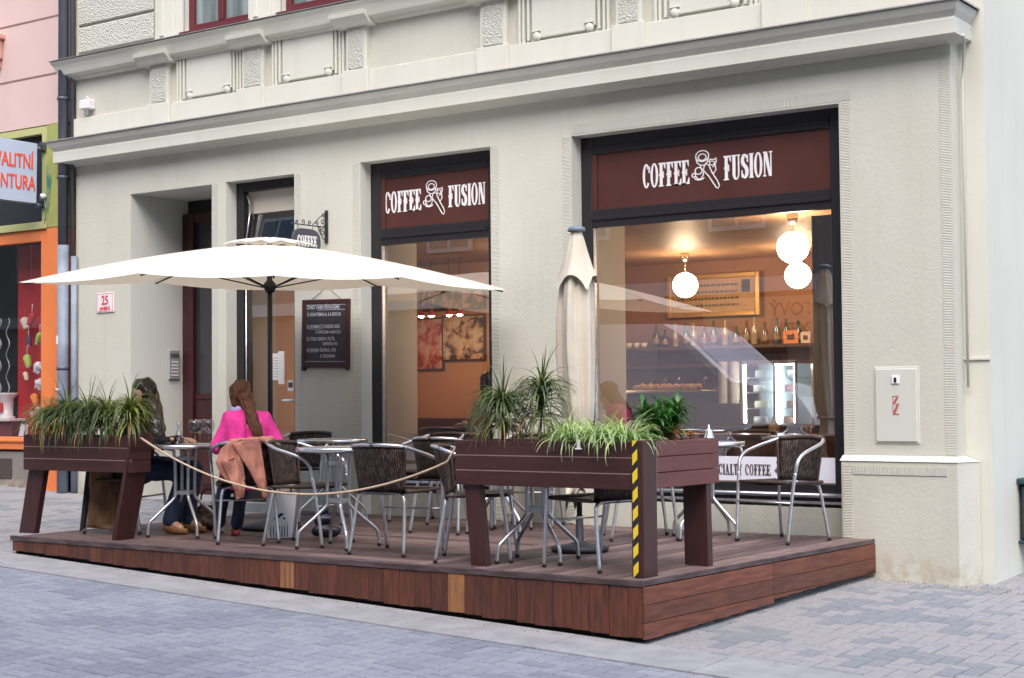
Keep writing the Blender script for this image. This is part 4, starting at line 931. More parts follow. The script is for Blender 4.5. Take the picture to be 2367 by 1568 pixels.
# ------------------------------------------------------------------ chairs and tables
def smooth_path(pts, n=6):
    P = [V(p) for p in pts]; out = []
    for i in range(len(P)-1):
        p0 = P[max(i-1, 0)]; p1 = P[i]; p2 = P[i+1]; p3 = P[min(i+2, len(P)-1)]
        for k in range(n):
            t = k/n; out.append(.5*((2*p1)+(-p0+p2)*t+(2*p0-5*p1+4*p2-p3)*t*t+(-p0+3*p1-3*p2+p3)*t**3))
    out.append(P[-1]); return out
def make_chair(label, group):
    t = thing('bistro_chair', label, 'chair', (0, 0, 0), 0, group)
    half = [(0, -.275, .742), (.11, -.262, .742), (.20, -.205, .732), (.252, -.11, .70), (.268, .02, .665), (.272, .12, .63), (.268, .175, .575), (.262, .19, .50)]
    top = smooth_path([(-x, y, z) for x, y, z in half[::-1]]+half[1:], 5)
    mb = MB(); mb.tube(top, .0125, 10); mb.build('armrest', m_alu, t)
    for s_ in (-1, 1):
        mb = MB(); mb.tube(smooth_path([(s_*.262, .19, .501), (s_*.255, .205, .42), (s_*.243, .235, .2), (s_*.235, .255, .006)], 4), .0125, 10); lg = mb.build('leg', m_alu, t)
        mb = MB(); mb.tube([(s_*.235, .2555, 0), (s_*.235, .255, .022)], .0145, 10); mb.build('foot_cap', m_black, lg)
    for s_ in (-1, 1):
        mb = MB(); mb.tube(smooth_path([(0, -.165, .415), (s_*.11, -.165, .415), (s_*.165, -.166, .405), (s_*.19, -.175, .36), (s_*.205, -.20, .2), (s_*.22, -.235, .006)], 4), .0118, 10); lg = mb.build('leg', m_alu, t)
        mb = MB(); mb.tube([(s_*.22, -.236, 0), (s_*.2195, -.234, .022)], .0142, 10); mb.build('foot_cap', m_black, lg)
    mb = MB(); mb.tube([(-.245, .228, .29), (.245, .228, .29)], .0075, 8); mb.build('stretcher', m_alu, t)
    mb = MB()
    n = 10; vs_ = []
    for i in range(n+1):
        x = -.215+.43*i/n
        for j in range(n+1):
            y = -.19+.415*j/n; w = x*(1-.06*(1-j/n)); vs_.append((w, y, .432-.012*(1-(2*i/n-1)**2)-.006*math.sin(PI*j/n)+(.004*j/n)))
    m_ = len(vs_); vs2 = [(a, b, c-.014) for a, b, c in vs_]
    fs = [(i*(n+1)+j, (i+1)*(n+1)+j, (i+1)*(n+1)+j+1, i*(n+1)+j+1) for i in range(n) for j in range(n)]
    mb.add(vs_+vs2, fs+[tuple(m_+q for q in f[::-1]) for f in fs], True); mb.build('seat', m_weave, t)
    mb = MB(); mb.tube(smooth_path([(-.215, -.17, .425), (-.225, 0, .426), (-.222, .2, .43), (-.19, .232, .432), (0, .236, .432), (.19, .232, .432), (.222, .2, .43), (.225, 0, .426), (.215, -.17, .425)], 4), .0115, 8); mb.build('seat_rail', m_edge, t)
    mb = MB(); n = 12; m2 = 8; vs_ = []
    for j in range(m2+1):
        v = j/m2
        for i in range(n+1):
            u = -1+2*i/n
            xt, yt, zt = .21*u, -.268+.075*u*u+.004, .735-.012*u*u
            xb, yb, zb = .178*u, -.17+.012*u*u, .425
            bl = v; cy = .022*math.sin(PI*v)
            vs_.append((xb+(xt-xb)*bl, yb+(yt-yb)*bl-cy*(1-u*u)*.6, zb+(zt-zb)*bl))
    m_ = len(vs_); vs2 = [(a, b-.011, c) for a, b, c in vs_]
    fs = [(j*(n+1)+i, j*(n+1)+i+1, (j+1)*(n+1)+i+1, (j+1)*(n+1)+i) for i in range(n) for j in range(m2)]
    rim = []
    for (a, b) in [((0, i), (0, i+1)) for i in range(n)]+[((m2, i+1), (m2, i)) for i in range(n)]+[((j+1, 0), (j, 0)) for j in range(m2)]+[((j, n), (j+1, n)) for j in range(m2)]:
        p, q = a[0]*(n+1)+a[1], b[0]*(n+1)+b[1]; rim.append((p, q, m_+q, m_+p))
    mb.add(vs_+vs2, fs+[tuple(m_+q for q in f[::-1]) for f in fs]+rim, True); br = mb.build('backrest', m_weave, t)
    mb = MB()
    mb.tube([(x, -.272+.079*(x/.21)**2, .742-.012*(x/.21)**2) for x in [-.205+.41*i/12 for i in range(13)]], .0165, 8)
    for s_ in (-1, 1): mb.tube([vs_[j*(n+1)+(n if s_ > 0 else 0)] for j in range(m2+1)], .009, 8)
    mb.build('binding', m_edge, br)
    return t
def rot_of(u): return math.atan2(u[1], u[0])-PI/2
CG = 'rattan bistro chairs on the deck'
chairs = [((-6.83, -2.60), (-.11, .99), 'chair with its back to the street at the right end of the rope'),
          ((-8.34, -2.50), (-.72, .69), 'chair under the pink sweater, with a salmon coat over its back'),
          ((-7.79, -2.45), (.97, .24), 'empty chair facing right just behind the pink clad woman'),
          ((-6.10, -2.66), (.86, .50), 'chair seen from the side, half hidden by the middle planter box'),
          ((-5.14, -2.66), (-.95, .25), 'chair behind the yellow and black taped post, seat facing left'),
          ((-7.50, -1.12), (-.10, .99), 'chair with its back to the street in the middle row behind the rope end'),
          ((-8.25, -.42), (-.15, -.99), 'chair against the facade below the left shop window, facing the street'),
          ((-7.22, -.40), (.35, -.94), 'chair at the facade right of the left shop window, mostly behind the planter'),
          ((-9.72, -.42), (.35, -.94), 'chair standing in front of the cafe door behind the round tables'),
          ((-5.93, -.86), (.75, .62), 'chair hidden behind the short planter with only its legs showing'),
          ((-4.92, -.49), (-.24, -.97), 'fully visible chair at the right end in front of the window sticker'),
          ((-9.80, -2.42), (.93, .36), 'chair under the dark haired woman, with a brown coat over its back')]
ch0 = None
for (x, y), u, lab in chairs:
    if ch0 is None: ch0 = make_chair(lab, CG); ch0.location = (x, y, .002); ch0.rotation_euler = (0, 0, rot_of(u))
    else: dup(ch0, (x, y, .002), rot_of(u), lab, CG)
def make_table(label, group):
    t = thing('bistro_table', label, 'table', (0, 0, 0), 0, group)
    mb = MB(); mb.lathe([(0, .685), (.285, .685), (.296, .678), (.302, .69), (.302, .704), (.296, .712), (.288, .7125), (.286, .707), (0, .707)], n=48); mb.build('tabletop', m_tabletop, t)
    for a in (45, 135, 225, 315):
        c_, s_ = math.cos(math.radians(a)), math.sin(math.radians(a))
        p = smooth_path([(r*c_, r*s_, z) for r, z in ((.17, .683), (.10, .665), (.085, .62), (.078, .45), (.078, .33), (.09, .29), (.17, .215), (.25, .145), (.283, .11), (.292, .06), (.297, .004))], 4)
        mb = MB(); mb.tube(p, .0125, 10); lg = mb.build('leg', m_alu, t)
        mb = MB(); mb.tube([(.297*c_, .297*s_, 0), (.296*c_, .296*s_, .02)], .0145, 10); mb.build('foot_cap', m_black, lg)
    for z in (.60, .335):
        mb = MB(); q = [( .078*math.cos(math.radians(a)), .078*math.sin(math.radians(a)), z) for a in (45, 135, 225, 315)]
        for i in range(4): 
            a, b = V(q[i]), V(q[(i+1) % 4]); d = (b-a).normalized(); nrm = V((d.y, -d.x, 0))*.003
            mb.add([a-nrm+V((0,0,-.014)), b-nrm+V((0,0,-.014)), b+nrm+V((0,0,-.014)), a+nrm+V((0,0,-.014)), a-nrm+V((0,0,.014)), b-nrm+V((0,0,.014)), b+nrm+V((0,0,.014)), a+nrm+V((0,0,.014))], [(0,3,2,1),(4,5,6,7),(0,1,5,4),(1,2,6,5),(2,3,7,6),(3,0,4,7)])
        mb.build('ring_brace', m_alu, t)
    return t
TG = 'round steel bistro tables'
tabs = [((-7.42, -2.52), .14, 'empty round steel table just behind the middle of the rope'), ((-9.10, -2.42), .35, 'round steel table with wine glasses between the two women'),
        ((-5.67, -2.56), .3, 'round steel table hidden behind the spider plant planter, legs showing below'), ((-8.91, -.92), .2, 'round steel table in the back row before the cafe door'),
        ((-7.16, -.92), .4, 'round steel table in the back row behind the middle planter'), ((-5.50, -.62), .62, 'round steel table beside the right end chair, at the window sticker')]
t0 = None
for (x, y), r, lab in tabs:
    if t0 is None: t0 = make_table(lab, TG); t0.location = (x, y, .002); t0.rotation_euler = (0, 0, r)
    else: dup(t0, (x, y, .002), r, lab, TG)

# ------------------------------------------------------------------ open parasol
UX, UY, US = -8.94, -1.64, 1.395
U = thing('open_parasol', 'large square cream parasol standing open over the tables', 'parasol', (UX, UY, 0))
def rz(u, v):   # rim height along the square, tilted a little towards the street
    return 2.0+.018*0-.060*(u-v)/2*1.0
ribs = [(-1,-1), (0,-1), (1,-1), (1,0), (1,1), (0,1), (-1,1), (-1,0)]
rimz = {(-1,-1): 2.005, (0,-1): 2.005, (1,-1): 1.915, (1,0): 1.985, (1,1): 1.955, (0,1): 2.06, (-1,1): 2.085, (-1,0): 2.085}
APX = 2.345
mb = MB(); n1 = 10; n2 = 10; vs_ = []; idx = {}
for k in range(8):
    a, b = ribs[k], ribs[(k+1) % 8]
    ra, rb = V((a[0]*US, a[1]*US, rimz[a])), V((b[0]*US, b[1]*US, rimz[b])); ap = V((0, 0, APX))
    base = len(vs_)
    for i in range(n1+1):
        t = .16+.84*i/n1
        for j in range(n2+1):
            s_ = j/n2; rim = ra+(rb-ra)*s_; p = ap+(rim-ap)*t
            p.z += .035*math.sin(PI*t)*(1-.0)       # ribs bow upwards
            p.z -= .028*math.sin(PI*s_)*t*(1.1-.3*t)      # cloth sags between ribs
            pull = .012*math.sin(PI*s_)*t; p.x *= 1-pull; p.y *= 1-pull
            vs_.append(p)
    for i in range(n1):
        for j in range(n2):
            q = base+i*(n2+1)+j; idx.setdefault('f', []).append((q, q+1, q+n2+2, q+n2+1))
mb.add(vs_, idx['f'], True); cano = mb.build('canopy', m_canopy, U)
mb = MB(); vs_ = []; fs = []
for k in range(8):
    a, b = ribs[k], ribs[(k+1) % 8]; base = len(vs_)
    for i in range(5):
        t = i/4
        for j in range(7):
            s_ = j/6; e = V((a[0]+(b[0]-a[0])*s_, a[1]+(b[1]-a[1])*s_, 0)); rr = .27*t; rimd = (rimz[a]+(rimz[b]-rimz[a])*s_-2.0)*.2
            vs_.append((e.x*rr, e.y*rr, APX+.035-.055*t*t+rimd*t+.012*math.sin(PI*s_*1)*t+(.006*math.sin(9*s_+k*2)*t)))
    for i in range(4):
        for j in range(6): q = base+i*7+j; fs.append((q, q+1, q+8, q+7))
mb.add(vs_, fs, True); mb.build('vent', m_canopy, U)
for k, a in enumerate(ribs):
    rim = V((a[0]*US, a[1]*US, rimz[a])); ap = V((0, 0, APX)); 
    mb = MB(); pts = []
    for i in range(9):
        t = .05+.93*i/8; p = ap+(rim-ap)*t; p.z += .035*math.sin(PI*t)-.022; pts.append(p)
    mb.tube(pts, .007, 6)
    rb = mb.build('rib', m_black, U)
    mid = pts[4]; mb = MB(); mb.tube([V((a[0]*.035, a[1]*.035, 1.97)), mid], .006, 6); mb.build('strut', m_black, rb)
m_seam = mat('canopy_seam', (.62, .57, .48), .9)
for a in ribs:
    rim = V((a[0]*US, a[1]*US, rimz[a])); ap = V((0, 0, APX)); pts = []
    for i in range(13):
        t = .18+.82*i/12; p = ap+(rim-ap)*t; p.z += .035*math.sin(PI*t)+.001; pts.append(p)
    mb = MB(); mb.tube(pts, .0035, 5); mb.build('seam', m_seam, cano)
mb = MB(); mb.tube([(0, 0, .05), (0, 0, 2.33)], .021, 14); mb.build('pole', m_black, U)
mb = MB(); mb.lathe([(.0, 1.93), (.035, 1.93), (.05, 1.97), (.05, 2.0), (.025, 2.03), (.022, 2.03)], n=16); mb.build('hub', m_black, U)
mb = MB(); mb.lathe([(.022, .72), (.035, .74), (.04, .86), (.03, .90), (.022, .91)], n=14); mb.tube([(0, 0, .88), (-.03, -.04, .90), (-.045, -.06, .885)], .012, 8); mb.build('crank', m_black, U)
mb = MB(); mb.lathe([(0, .002), (.24, .002), (.25, .03), (.1, .06), (.035, .07), (.03, .3), (.022, .3)], n=24); mb.build('base', m_iron, U)

# ------------------------------------------------------------------ closed parasol
K = thing('closed_parasol', 'tall closed beige parasol standing between the two shop windows', 'parasol', (-5.79, -1.88, 0))
K.scale = (.96, .96, .977)
mb = MB(); mb.tube([(0, 0, .03), (0, 0, 2.28)], .02, 12); mb.build('pole', m_black, K)
mb = MB(); mb.lathe([(0, .003), (.2, .003), (.21, .03), (.08, .05), (.03, .07), (.027, .25), (.02, .25)], n=24); mb.build('base', m_iron, K)
mb = MB(); mb.lathe([(.055, 2.245), (.065, 2.25), (.06, 2.275), (.02, 2.29), (0, 2.29)], n=16); mb.build('cap', mat('blue_grey_cap', (.16, .20, .25), .5), K)
def folded(name, prof, folds, amp, seed, off=None, par=K, mt=m_canvas2, tilt=(0, 0)):
    mb = MB(); n = 96; vs_ = []; fs = []
    for i, (r, z) in enumerate(prof):
        for k in range(n):
            th = 2*PI*k/n
            f = 1+amp*(math.sin(folds*th+seed+z*1.2)+.45*math.sin((folds*2+1)*th+seed*2-z*2))*min(1, i/3)
            rr = r*f*.78; x = rr*math.cos(th); y = rr*math.sin(th)
            if off: o_ = off(z); x += o_[0]; y += o_[1]
            vs_.append((x, y, z+(.0 if i < len(prof)-1 else .03*math.sin(folds*th+seed))))
    for i in range(len(prof)-1):
        for k in range(n): k2 = (k+1) % n; fs.append((i*n+k, i*n+k2, (i+1)*n+k2, (i+1)*n+k))
    mb.add(vs_, fs, True); return mb.build(name, mt, par)
folded('canopy', [(.045, 2.25), (.06, 2.20), (.085, 2.1), (.115, 1.98), (.14, 1.85), (.155, 1.65), (.158, 1.4), (.15, 1.2), (.14, 1.05), (.12, .92), (.085, .86), (.09, .80), (.115, .68), (.125, .52), (.13, .42)], 5, .16, .7, lambda z: (.012*math.sin(z*3)+.02*(1.4-z)*(z < 1.4), 0))
# upper tier of hanging corner flaps
mb = MB(); vs_ = []; fs = []; n = 64; pr = [(.046, 2.255), (.075, 2.19), (.105, 2.10), (.14, 2.0), (.172, 1.93)]
for i, (r, z) in enumerate(pr):
    for k in range(n):
        th = 2*PI*k/n; sq = 1/max(abs(math.cos(th-.25)), abs(math.sin(th-.25))); w = i/4
        rr = .84*r*(.84+.16*sq*w+.05*math.sin(8*th)*(1-w*.3)); drop = .12*w*w*(sq-1)/.414*(1 if math.cos(th+1.9) > -.2 else .45)
        vs_.append((rr*math.cos(th), rr*math.sin(th), z-drop+(.035*w if False else 0)))
for i in range(4):
    for k in range(n): k2 = (k+1) % n; fs.append((i*n+k, i*n+k2, (i+1)*n+k2, (i+1)*n+k))
mb.add(vs_, fs, True); mb.build('top_flap', m_canvas2, K)
mb = MB(); mb.lathe([(.088, .855), (.094, .85), (.094, .875), (.088, .88)], n=24); mb.build('tie_strap', m_canvas2, K)
for a, dz in ((-1.9, .27), (-.9, .33), (.4, .30), (2.4, .27)):
    mb = MB(); c_, s_ = math.cos(a), math.sin(a); p0 = V((.09*c_, .09*s_, .46)); mb.add([p0+V((-.05*s_, .05*c_, 0)), p0+V((.05*s_, -.05*c_, 0)), V((.125*c_, .125*s_, dz)), p0+V((.03*c_, .03*s_, .02))], [(0,1,2), (1,0,3), (0,2,3), (1,3,2)], True)
    mb.build('corner_tip', m_canvas2, K)

# ------------------------------------------------------------------ plants
def blade(mb, base, az, L_, w, el0, droop, segs=8, curl=0, twomat=False, taper=1.0):
    """arching leaf: starts at elevation el0, bends down by droop over its length"""
    p = V(base); pts = [p.copy()]; el = el0; a = az
    for i in range(segs):
        f = (i+.5)/segs
        e = el0-droop*f**1.3; a += curl/segs
        p = p+V((math.cos(a)*math.cos(e), math.sin(a)*math.cos(e), math.sin(e)))*(L_/segs); pts.append(p.copy())
    side = V((-math.sin(az), math.cos(az), 0)); vs_ = []; cols_ = 5 if twomat else 3
    for i, q in enumerate(pts):
        t = i/segs; ww = w*.5*(min(1, .45+2.2*t))*(1-t**(1.6*taper))+.0006
        for k in range(cols_):
            u = -1+2*k/(cols_-1); vs_.append(q+side*ww*u+V((0, 0, abs(u)*ww*.35)))
    for k in range(cols_-1):
        if twomat: mb.cur = 1 if k in (0, cols_-2) else 0
        base_i = len(mb.v) if k == 0 else base_i
        if k == 0: mb.v += [tuple(v) for v in vs_]
        for i in range(segs):
            q = base_i+i*cols_+k; mb.f.append([q, q+1, q+cols_+1, q+cols_]); mb.mi.append(mb.cur); mb.tone.append(mb.t); mb.sm.append(True)
    if twomat: mb.cur = 0
LT = ((.55, .6, .5), (.85, .9, .8), (1, 1, 1), (1.6, 1.5, 1.1), (2.8, 2.0, .8))
def leafmat(name, c, rough=.38):
    def ex(m, t, N, L, p, mp, co):
        tr = N.new('ShaderNodeBsdfTranslucent'); tr.inputs[0].default_value = (c[0]*2.2, c[1]*2, c[2]*1.2, 1)
        mx = N.new('ShaderNodeMixShader'); mx.inputs[0].default_value = .22; L.new(p.outputs[0], mx.inputs[1]); L.new(tr.outputs[0], mx.inputs[2]); L.new(mx.outputs[0], N['Material Output'].inputs[0])
    return mat(name, c, rough, tone=LT, extra=ex, spec=.5)
m_spiky = leafmat('dark_strap_leaf', (.062, .10, .045)); m_olive = leafmat('olive_strap_leaf', (.15, .19, .06)); m_brownl = leafmat('dry_leaf', (.25, .15, .06), .7)
m_spg = leafmat('spider_plant_green', (.11, .27, .06)); m_spw = leafmat('spider_plant_cream', (.56, .66, .42))
m_dkg = leafmat('glossy_dark_green_leaf', (.030, .115, .022), .3); m_yel2 = leafmat('yellowing_leaf', (.42, .33, .10), .6); m_succ = leafmat('rusty_succulent', (.42, .16, .08), .6)
m_stem = mat('brown_stem', (.12, .075, .045), .9, col2=(.2, .14, .09), nscale=30)
PG = 'spiky plants in the wooden planters'
def spiky(x, y, z0, h, n, L_, lab, seed, mt, up=4, dry=.12, lean=(0, 0)):
    R = random.Random(seed); t = thing('spiky_plant', lab, 'plant', (x, y, z0), 0, PG)
    mb = MB(); mb.tube(smooth_path([(0, 0, -.02), (lean[0]*.4, lean[1]*.4, h*.5), (lean[0], lean[1], h)], 4), .013, 8); mb.build('stem', m_stem, t)
    mb = MB()
    for k in range(int(n*1.55)):
        az = R.uniform(0, 2*PI); f = R.random()**.7; zz = h*(.35+.65*f)
        mb.t = R.choice((.1, .25, .3, .5, .5, .6, .75)); mb.cur = 2 if (f < .3 and R.random() < dry*3) else (1 if R.random() < .3 else 0)
        lf = R.uniform(.75, 1.1)*L_
        bx, by = lean[0]*zz/h, lean[1]*zz/h
        blade(mb, (bx, by, zz), az, lf, R.uniform(.011, .019), R.uniform(.25, 1.25) if f > .4 else R.uniform(-.2, .7), R.uniform(1.4, 2.7), 9, R.uniform(-.5, .5))
    for k in range(up):
        mb.t = R.choice((.3, .5, .7)); mb.cur = R.choice((0, 0, 1)); blade(mb, (lean[0], lean[1], h*.95), R.uniform(0, 2*PI), L_*R.uniform(.8, 1.15), .012, R.uniform(1.2, 1.5), R.uniform(.1, .9), 8, R.uniform(-.3, .3))
    mb.build('leaves', [mt, m_olive, m_brownl], t); return t
spiky(-10.22, -2.84, .76, .17, 150, .30, 'brownish arching plant at the left end of the left planter', 1, m_olive, 4, .3)
spiky(-9.98, -2.85, .76, .22, 160, .32, 'dark arching plant second from left in the left planter', 2, m_spiky, 7)
spiky(-9.74, -2.83, .76, .20, 150, .34, 'tall thin leaved plant in the middle of the left planter', 3, m_spiky, 9)
spiky(-9.50, -2.85, .76, .22, 150, .32, 'dark plant with tall upright blades right of the middle of the left planter', 4, m_spiky, 8)
spiky(-9.25, -2.84, .76, .25, 130, .30, 'olive drooping plant at the right end of the left planter, before the dark haired woman', 5, m_olive, 7)
spiky(-5.74, -2.84, .76, .27, 190, .31, 'bushy spiky plant at the left end of the street side planter', 6, m_spiky, 8, .12)
spiky(-5.46, -2.84, .76, .37, 150, .30, 'taller spiky plant on a bare stem beside the closed parasol', 8, m_spiky, 6, .15, (.02, 0))
def spider(x, y, lab, seed, L_=.29, n=190, up=.5):
    R = random.Random(seed); t = tag(None, lab, 'plant') if False else None
    mb = MB()
    for k in range(n):
        mb.t = R.choice((.35, .5, .5, .6, .7)); az = R.uniform(0, 2*PI); r = R.uniform(0, .05)
        blade(mb, (r*math.cos(az)*1.6, r*math.sin(az), 0), az+R.uniform(-.4, .4), L_*R.uniform(.5, 1.15), R.uniform(.010, .017), R.uniform(.5, 1.45), R.uniform(1.0, 2.9), 9, R.uniform(-.4, .4), True)
    o = mb.build('spider_plant', [m_spg, m_spw]); o.location = (x, y, .77); tag(o, lab, 'plant', 'spider plants in the street side planter'); return o
spider(-5.22, -2.86, 'green and cream spider plant at the foot of the closed parasol, leftmost of the three', 11)
spider(-5.02, -2.88, 'middle spider plant spilling over the white hook on the planter', 12, .30)
spider(-4.83, -2.87, 'spider plant nearest the taped post with one long runner to the right', 13, .28)
def bushy(x, y, z0, h, lab, seed, n=190):
    R = random.Random(seed); t = thing('leafy_plant', lab, 'plant', (x, y, z0), 0, 'dark green plants in the short planter')
    mb = MB(); 
    for a in range(3): mb.tube([(0, 0, 0), (.03*math.cos(a*2.1), .03*math.sin(a*2.1), h*.6), (.06*math.cos(a*2.1), .06*math.sin(a*2.1), h)], .008, 6)
    mb.build('stem', m_stem, t); mb = MB()
    for k in range(n):
        a = R.randrange(3)*2.1+.0; f = R.random(); mb.cur = 1 if (f < .35 and R.random() < .22) else 0; mb.t = R.choice((.1, .3, .5, .6, .7))
        blade(mb, (.06*f*math.cos(a), .06*f*math.sin(a), h*(.15+.85*f)), R.uniform(0, 2*PI), R.uniform(.11, .17), R.uniform(.022, .034), R.uniform(.0, 1.3), R.uniform(.5, 1.6), 6, R.uniform(-.3, .3), taper=1.5)
    mb.build('leaves', [m_dkg, m_yel2], t); return t
bushy(-4.80, -2.58, .76, .22, 'dark green broad leaved plant in the short planter, left of the pair', 21)
bushy(-4.79, -2.38, .76, .24, 'dark green broad leaved plant with yellowed lower leaves, right of the pair', 22)
for i, (y, lab) in enumerate(((-2.50, 'small rusty succulent poking over the short planter, left one'), (-2.31, 'small rusty succulent over the short planter nearer the bell'))):
    t = thing('succulent', lab, 'plant', (-4.68, y, .77), 0, 'rusty succulents'); R = random.Random(i+5)
    mb = MB(); mb.tube([(0, 0, 0), (0, 0, .06)], .005, 6); mb.build('stem', m_stem, t); mb = MB()
    for k in range(26): mb.t = R.uniform(.3, .7); blade(mb, (0, 0, .01+.05*R.random()), R.uniform(0, 6.3), .032, .010, R.uniform(.2, 1.2), .4, 4)
    mb.build('leaves', m_succ, t)
RP_ = thing('flower_pot', 'dark red pot half hidden between spider plant and dark green plant', 'pot', (-4.84, -2.72, .74))
mb = MB(); mb.lathe([(0, 0), (.045, 0), (.065, .10), (.07, .10), (.07, .125), (.058, .125), (.055, .10), (0, .10)], n=20); mb.build('pot', mat('dark_red_glaze', (.12, .012, .018), .25), RP_)
BL = thing('table_bell', 'small silver bell shaped candle holder standing on the end of the short planter', 'bell', (-4.645, -2.14, .79))
mb = MB(); mb.lathe([(0, .0), (.036, 0), (.034, .006), (.026, .02), (.022, .045), (.018, .055), (.006, .062), (.004, .085), (0, .088)], n=20); mb.build('bell', mat('bright_silver', (.75, .75, .77), .25, metal=.8), BL)

# ------------------------------------------------------------------ people
m_skin = mat('skin', (.52, .30, .21), .55); m_jeans = mat('dark_blue_denim', (.012, .022, .055), .85, col2=(.02, .035, .08), nscale=30)
m_pink = mat('hot_pink_knit', (.68, .055, .29), .9, spec=.15, col2=(.60, .04, .24), nscale=7, bump=.8, bscale=35)
m_hairb = mat('auburn_brown_hair', (.055, .018, .010), .6, spec=.25, col2=(.11, .040, .018), nscale=20, stretch=(6, 6, .6)); m_hairk = mat('black_hair', (.010, .007, .007), .35, col2=(.02, .012, .01), nscale=20, stretch=(6, 6, .6))
m_lilac = mat('lilac_scarf', (.42, .36, .70), .8); m_flat = mat('coral_flats', (.62, .10, .11), .5); m_boot = mat('tan_boot', (.22, .10, .035), .5); m_blackk = mat('black_knit', (.010, .010, .014), .85)
m_eye = mat('eye_white', (.7, .68, .65), .3); m_iris = mat('dark_iris', (.02, .012, .01), .2); m_lip = mat('lip', (.42, .12, .11), .5)
def hand(wr, d, nrm, side, curl=.5):
    """palm and five bent fingers as tapered capsules; d = pointing direction, nrm = back of the hand"""
    d = V(d).normalized(); nrm = V(nrm).normalized(); s_ = d.cross(nrm).normalized()*side; wr = V(wr); caps = []
    for k in (-1, 0, 1): caps.append((wr+s_*k*.014, .013, wr+d*.075+s_*k*.022, .0125))
    for k, (u, l) in enumerate(((-.033, .058), (-.011, .070), (.011, .066), (.033, .052))):
        p = wr+d*.08+s_*u; a = d; q = p
        for j in range(3):
            a = (a-nrm*curl*.38).normalized(); q2 = q+a*l*(.45, .32, .26)[j]*1.1; caps.append((q, .0085-.001*j, q2, .0078-.001*j)); q = q2
    p = wr+d*.025-s_*.022; q = p+(d*.6-s_*.75-nrm*.2).normalized()*.035; r = q+(d*.9-s_*.25-nrm*.3).normalized()*.028
    return caps+[(p, .0125, q, .010), (q, .0095, r, .0085)]
def headcaps(c, f, up):
    f = V(f).normalized(); up = V(up).normalized(); r = f.cross(up).normalized(); c = V(c)
    P = lambda x, y, z: c+r*x+f*y+up*z
    return [(P(0, -.025, .03), .078, P(0, .015, .035), .074), (P(0, .02, -.02), .062, P(0, .035, -.055), .045), (P(-.025, .02, -.05), .035, P(.025, .02, -.05), .035), (P(0, .058, -.085), .020, P(0, .05, -.075), .024),
            (P(0, .080, .012), .010, P(0, .100, -.018), .0125), (P(-.03, .066, .025), .017, P(.03, .066, .025), .017), (P(-.076, -.0, .01), .013, P(-.076, -.005, -.02), .010), (P(.076, -.0, .01), .013, P(.076, -.005, -.02), .010), (P(-.014, .078, -.045), .010, P(.014, .078, -.045), .010)], P
def face(P, parent):
    for s_ in (-1, 1):
        mb = MB(); mb.sphere(P(s_*.030, .069, .008), .0105, 10, 8); e = mb.build('eye', m_eye, parent)
        mb = MB(); mb.sphere(P(s_*.030, .0765, .008), .0045, 8, 6); mb.build('iris', m_iris, e)
        mb = MB(); mb.tube([P(s_*.015, .086, .030), P(s_*.03, .086, .036), P(s_*.048, .074, .030)], .0035, 6); mb.build('eyebrow', m_hairk, parent)
    mb = MB(); mb.tube([P(-.022, .083, -.046), P(-.008, .092, -.043), P(.008, .092, -.043), P(.022, .083, -.046)], .0042, 6); mb.build('mouth', m_lip, parent)
def locks(mb, P0fn, n, seed, fn):
    R = random.Random(seed)
    for k in range(n):
        pts, r0 = fn(R); mb.tube(pts, r0, 5, True, radii=[r0*(1-.6*i/(len(pts)-1)) for i in range(len(pts))])

# woman in pink, seen from behind
W1 = thing('person', 'woman with long auburn hair in a bright pink sweater and jeans, seated, seen from behind', 'person', (-8.34, -2.50, 0), rot_of((-.72, .69)))
W1.scale = (.9, 1, 1); hc = V((-.06, .13, 1.075)); hf = (-.35, .9, -.25)
hcaps, HP = headcaps(hc, hf, (0, .25, 1))
shL, shR, elL, elR = V((-.165, .06, .925)), V((.165, .045, .915)), V((-.245, .05, .70)), V((.262, -.02, .695)); wrL, wrR = V((-.24, .28, .745)), V((.06, .24, .745))
body = hcaps+[((0, .05, .97), .045, hc+V((0, -.02, -.06)), .05), ((-.08, -.02, .52), .095, (.08, -.02, .52), .095), ((0, -.01, .55), .10, (0, .03, .85), .085), (shL+V((.02, 0, -.01)), .036, elL, .032), (shR+V((-.02, 0, -.01)), .036, elR, .032), (elL, .034, wrL, .022), (elR, .034, wrR, .022)]
kn = [V((-.16, .36, .49)), V((-.02, .40, .50))]; an = [V((-.24, .52, .08)), V((-.08, .47, .08))]; hp = [V((-.09, 0, .52)), V((.09, 0, .52))]
for h_, k_, a_ in zip(hp, kn, an): body += [(h_, .085, k_, .058), (k_, .056, a_, .035), (a_, .036, a_+V((-.02, .09, -.035)), .026)]
body += hand(wrL, (-.1, 1, -.05), (0, 0, 1), 1, .5)+hand(wrR, (-.5, .9, -.05), (0, 0, 1), -1, .5)
blob('body', body, m_skin, W1, .0075, 2)
face(HP, W1)
sw = [((-.10, -.035, .50), .125, (.09, -.035, .50), .125), ((-.07, -.03, .60), .118, (-.085, .02, .86), .098), ((.07, -.035, .60), .118, (.085, .01, .85), .098), ((-.05, .05, .90), .085, (.05, .045, .90), .085),
      (shL+V((.018, 0, -.012)), .066, elL, .056), (shR+V((-.018, 0, -.012)), .066, elR, .056), (elL, .058, wrL-V((0, .015, 0)), .038), (elR, .051, wrR+V((.02, -.02, 0)), .034), ((-.02, .06, .95), .06, (.0, .06, .965), .055)]
blob('sweater', sw, m_pink, W1, .010, 4, .015, fq=15)
tr_ = [((-.09, -.01, .50), .118, (.09, -.01, .50), .118)]
for h_, k_, a_ in zip(hp, kn, an): tr_ += [(h_, .10, k_, .072), (k_, .070, a_+V((0, -.01, .02)), .055)]
blob('jeans', tr_, m_jeans, W1, .012, 3, .008)
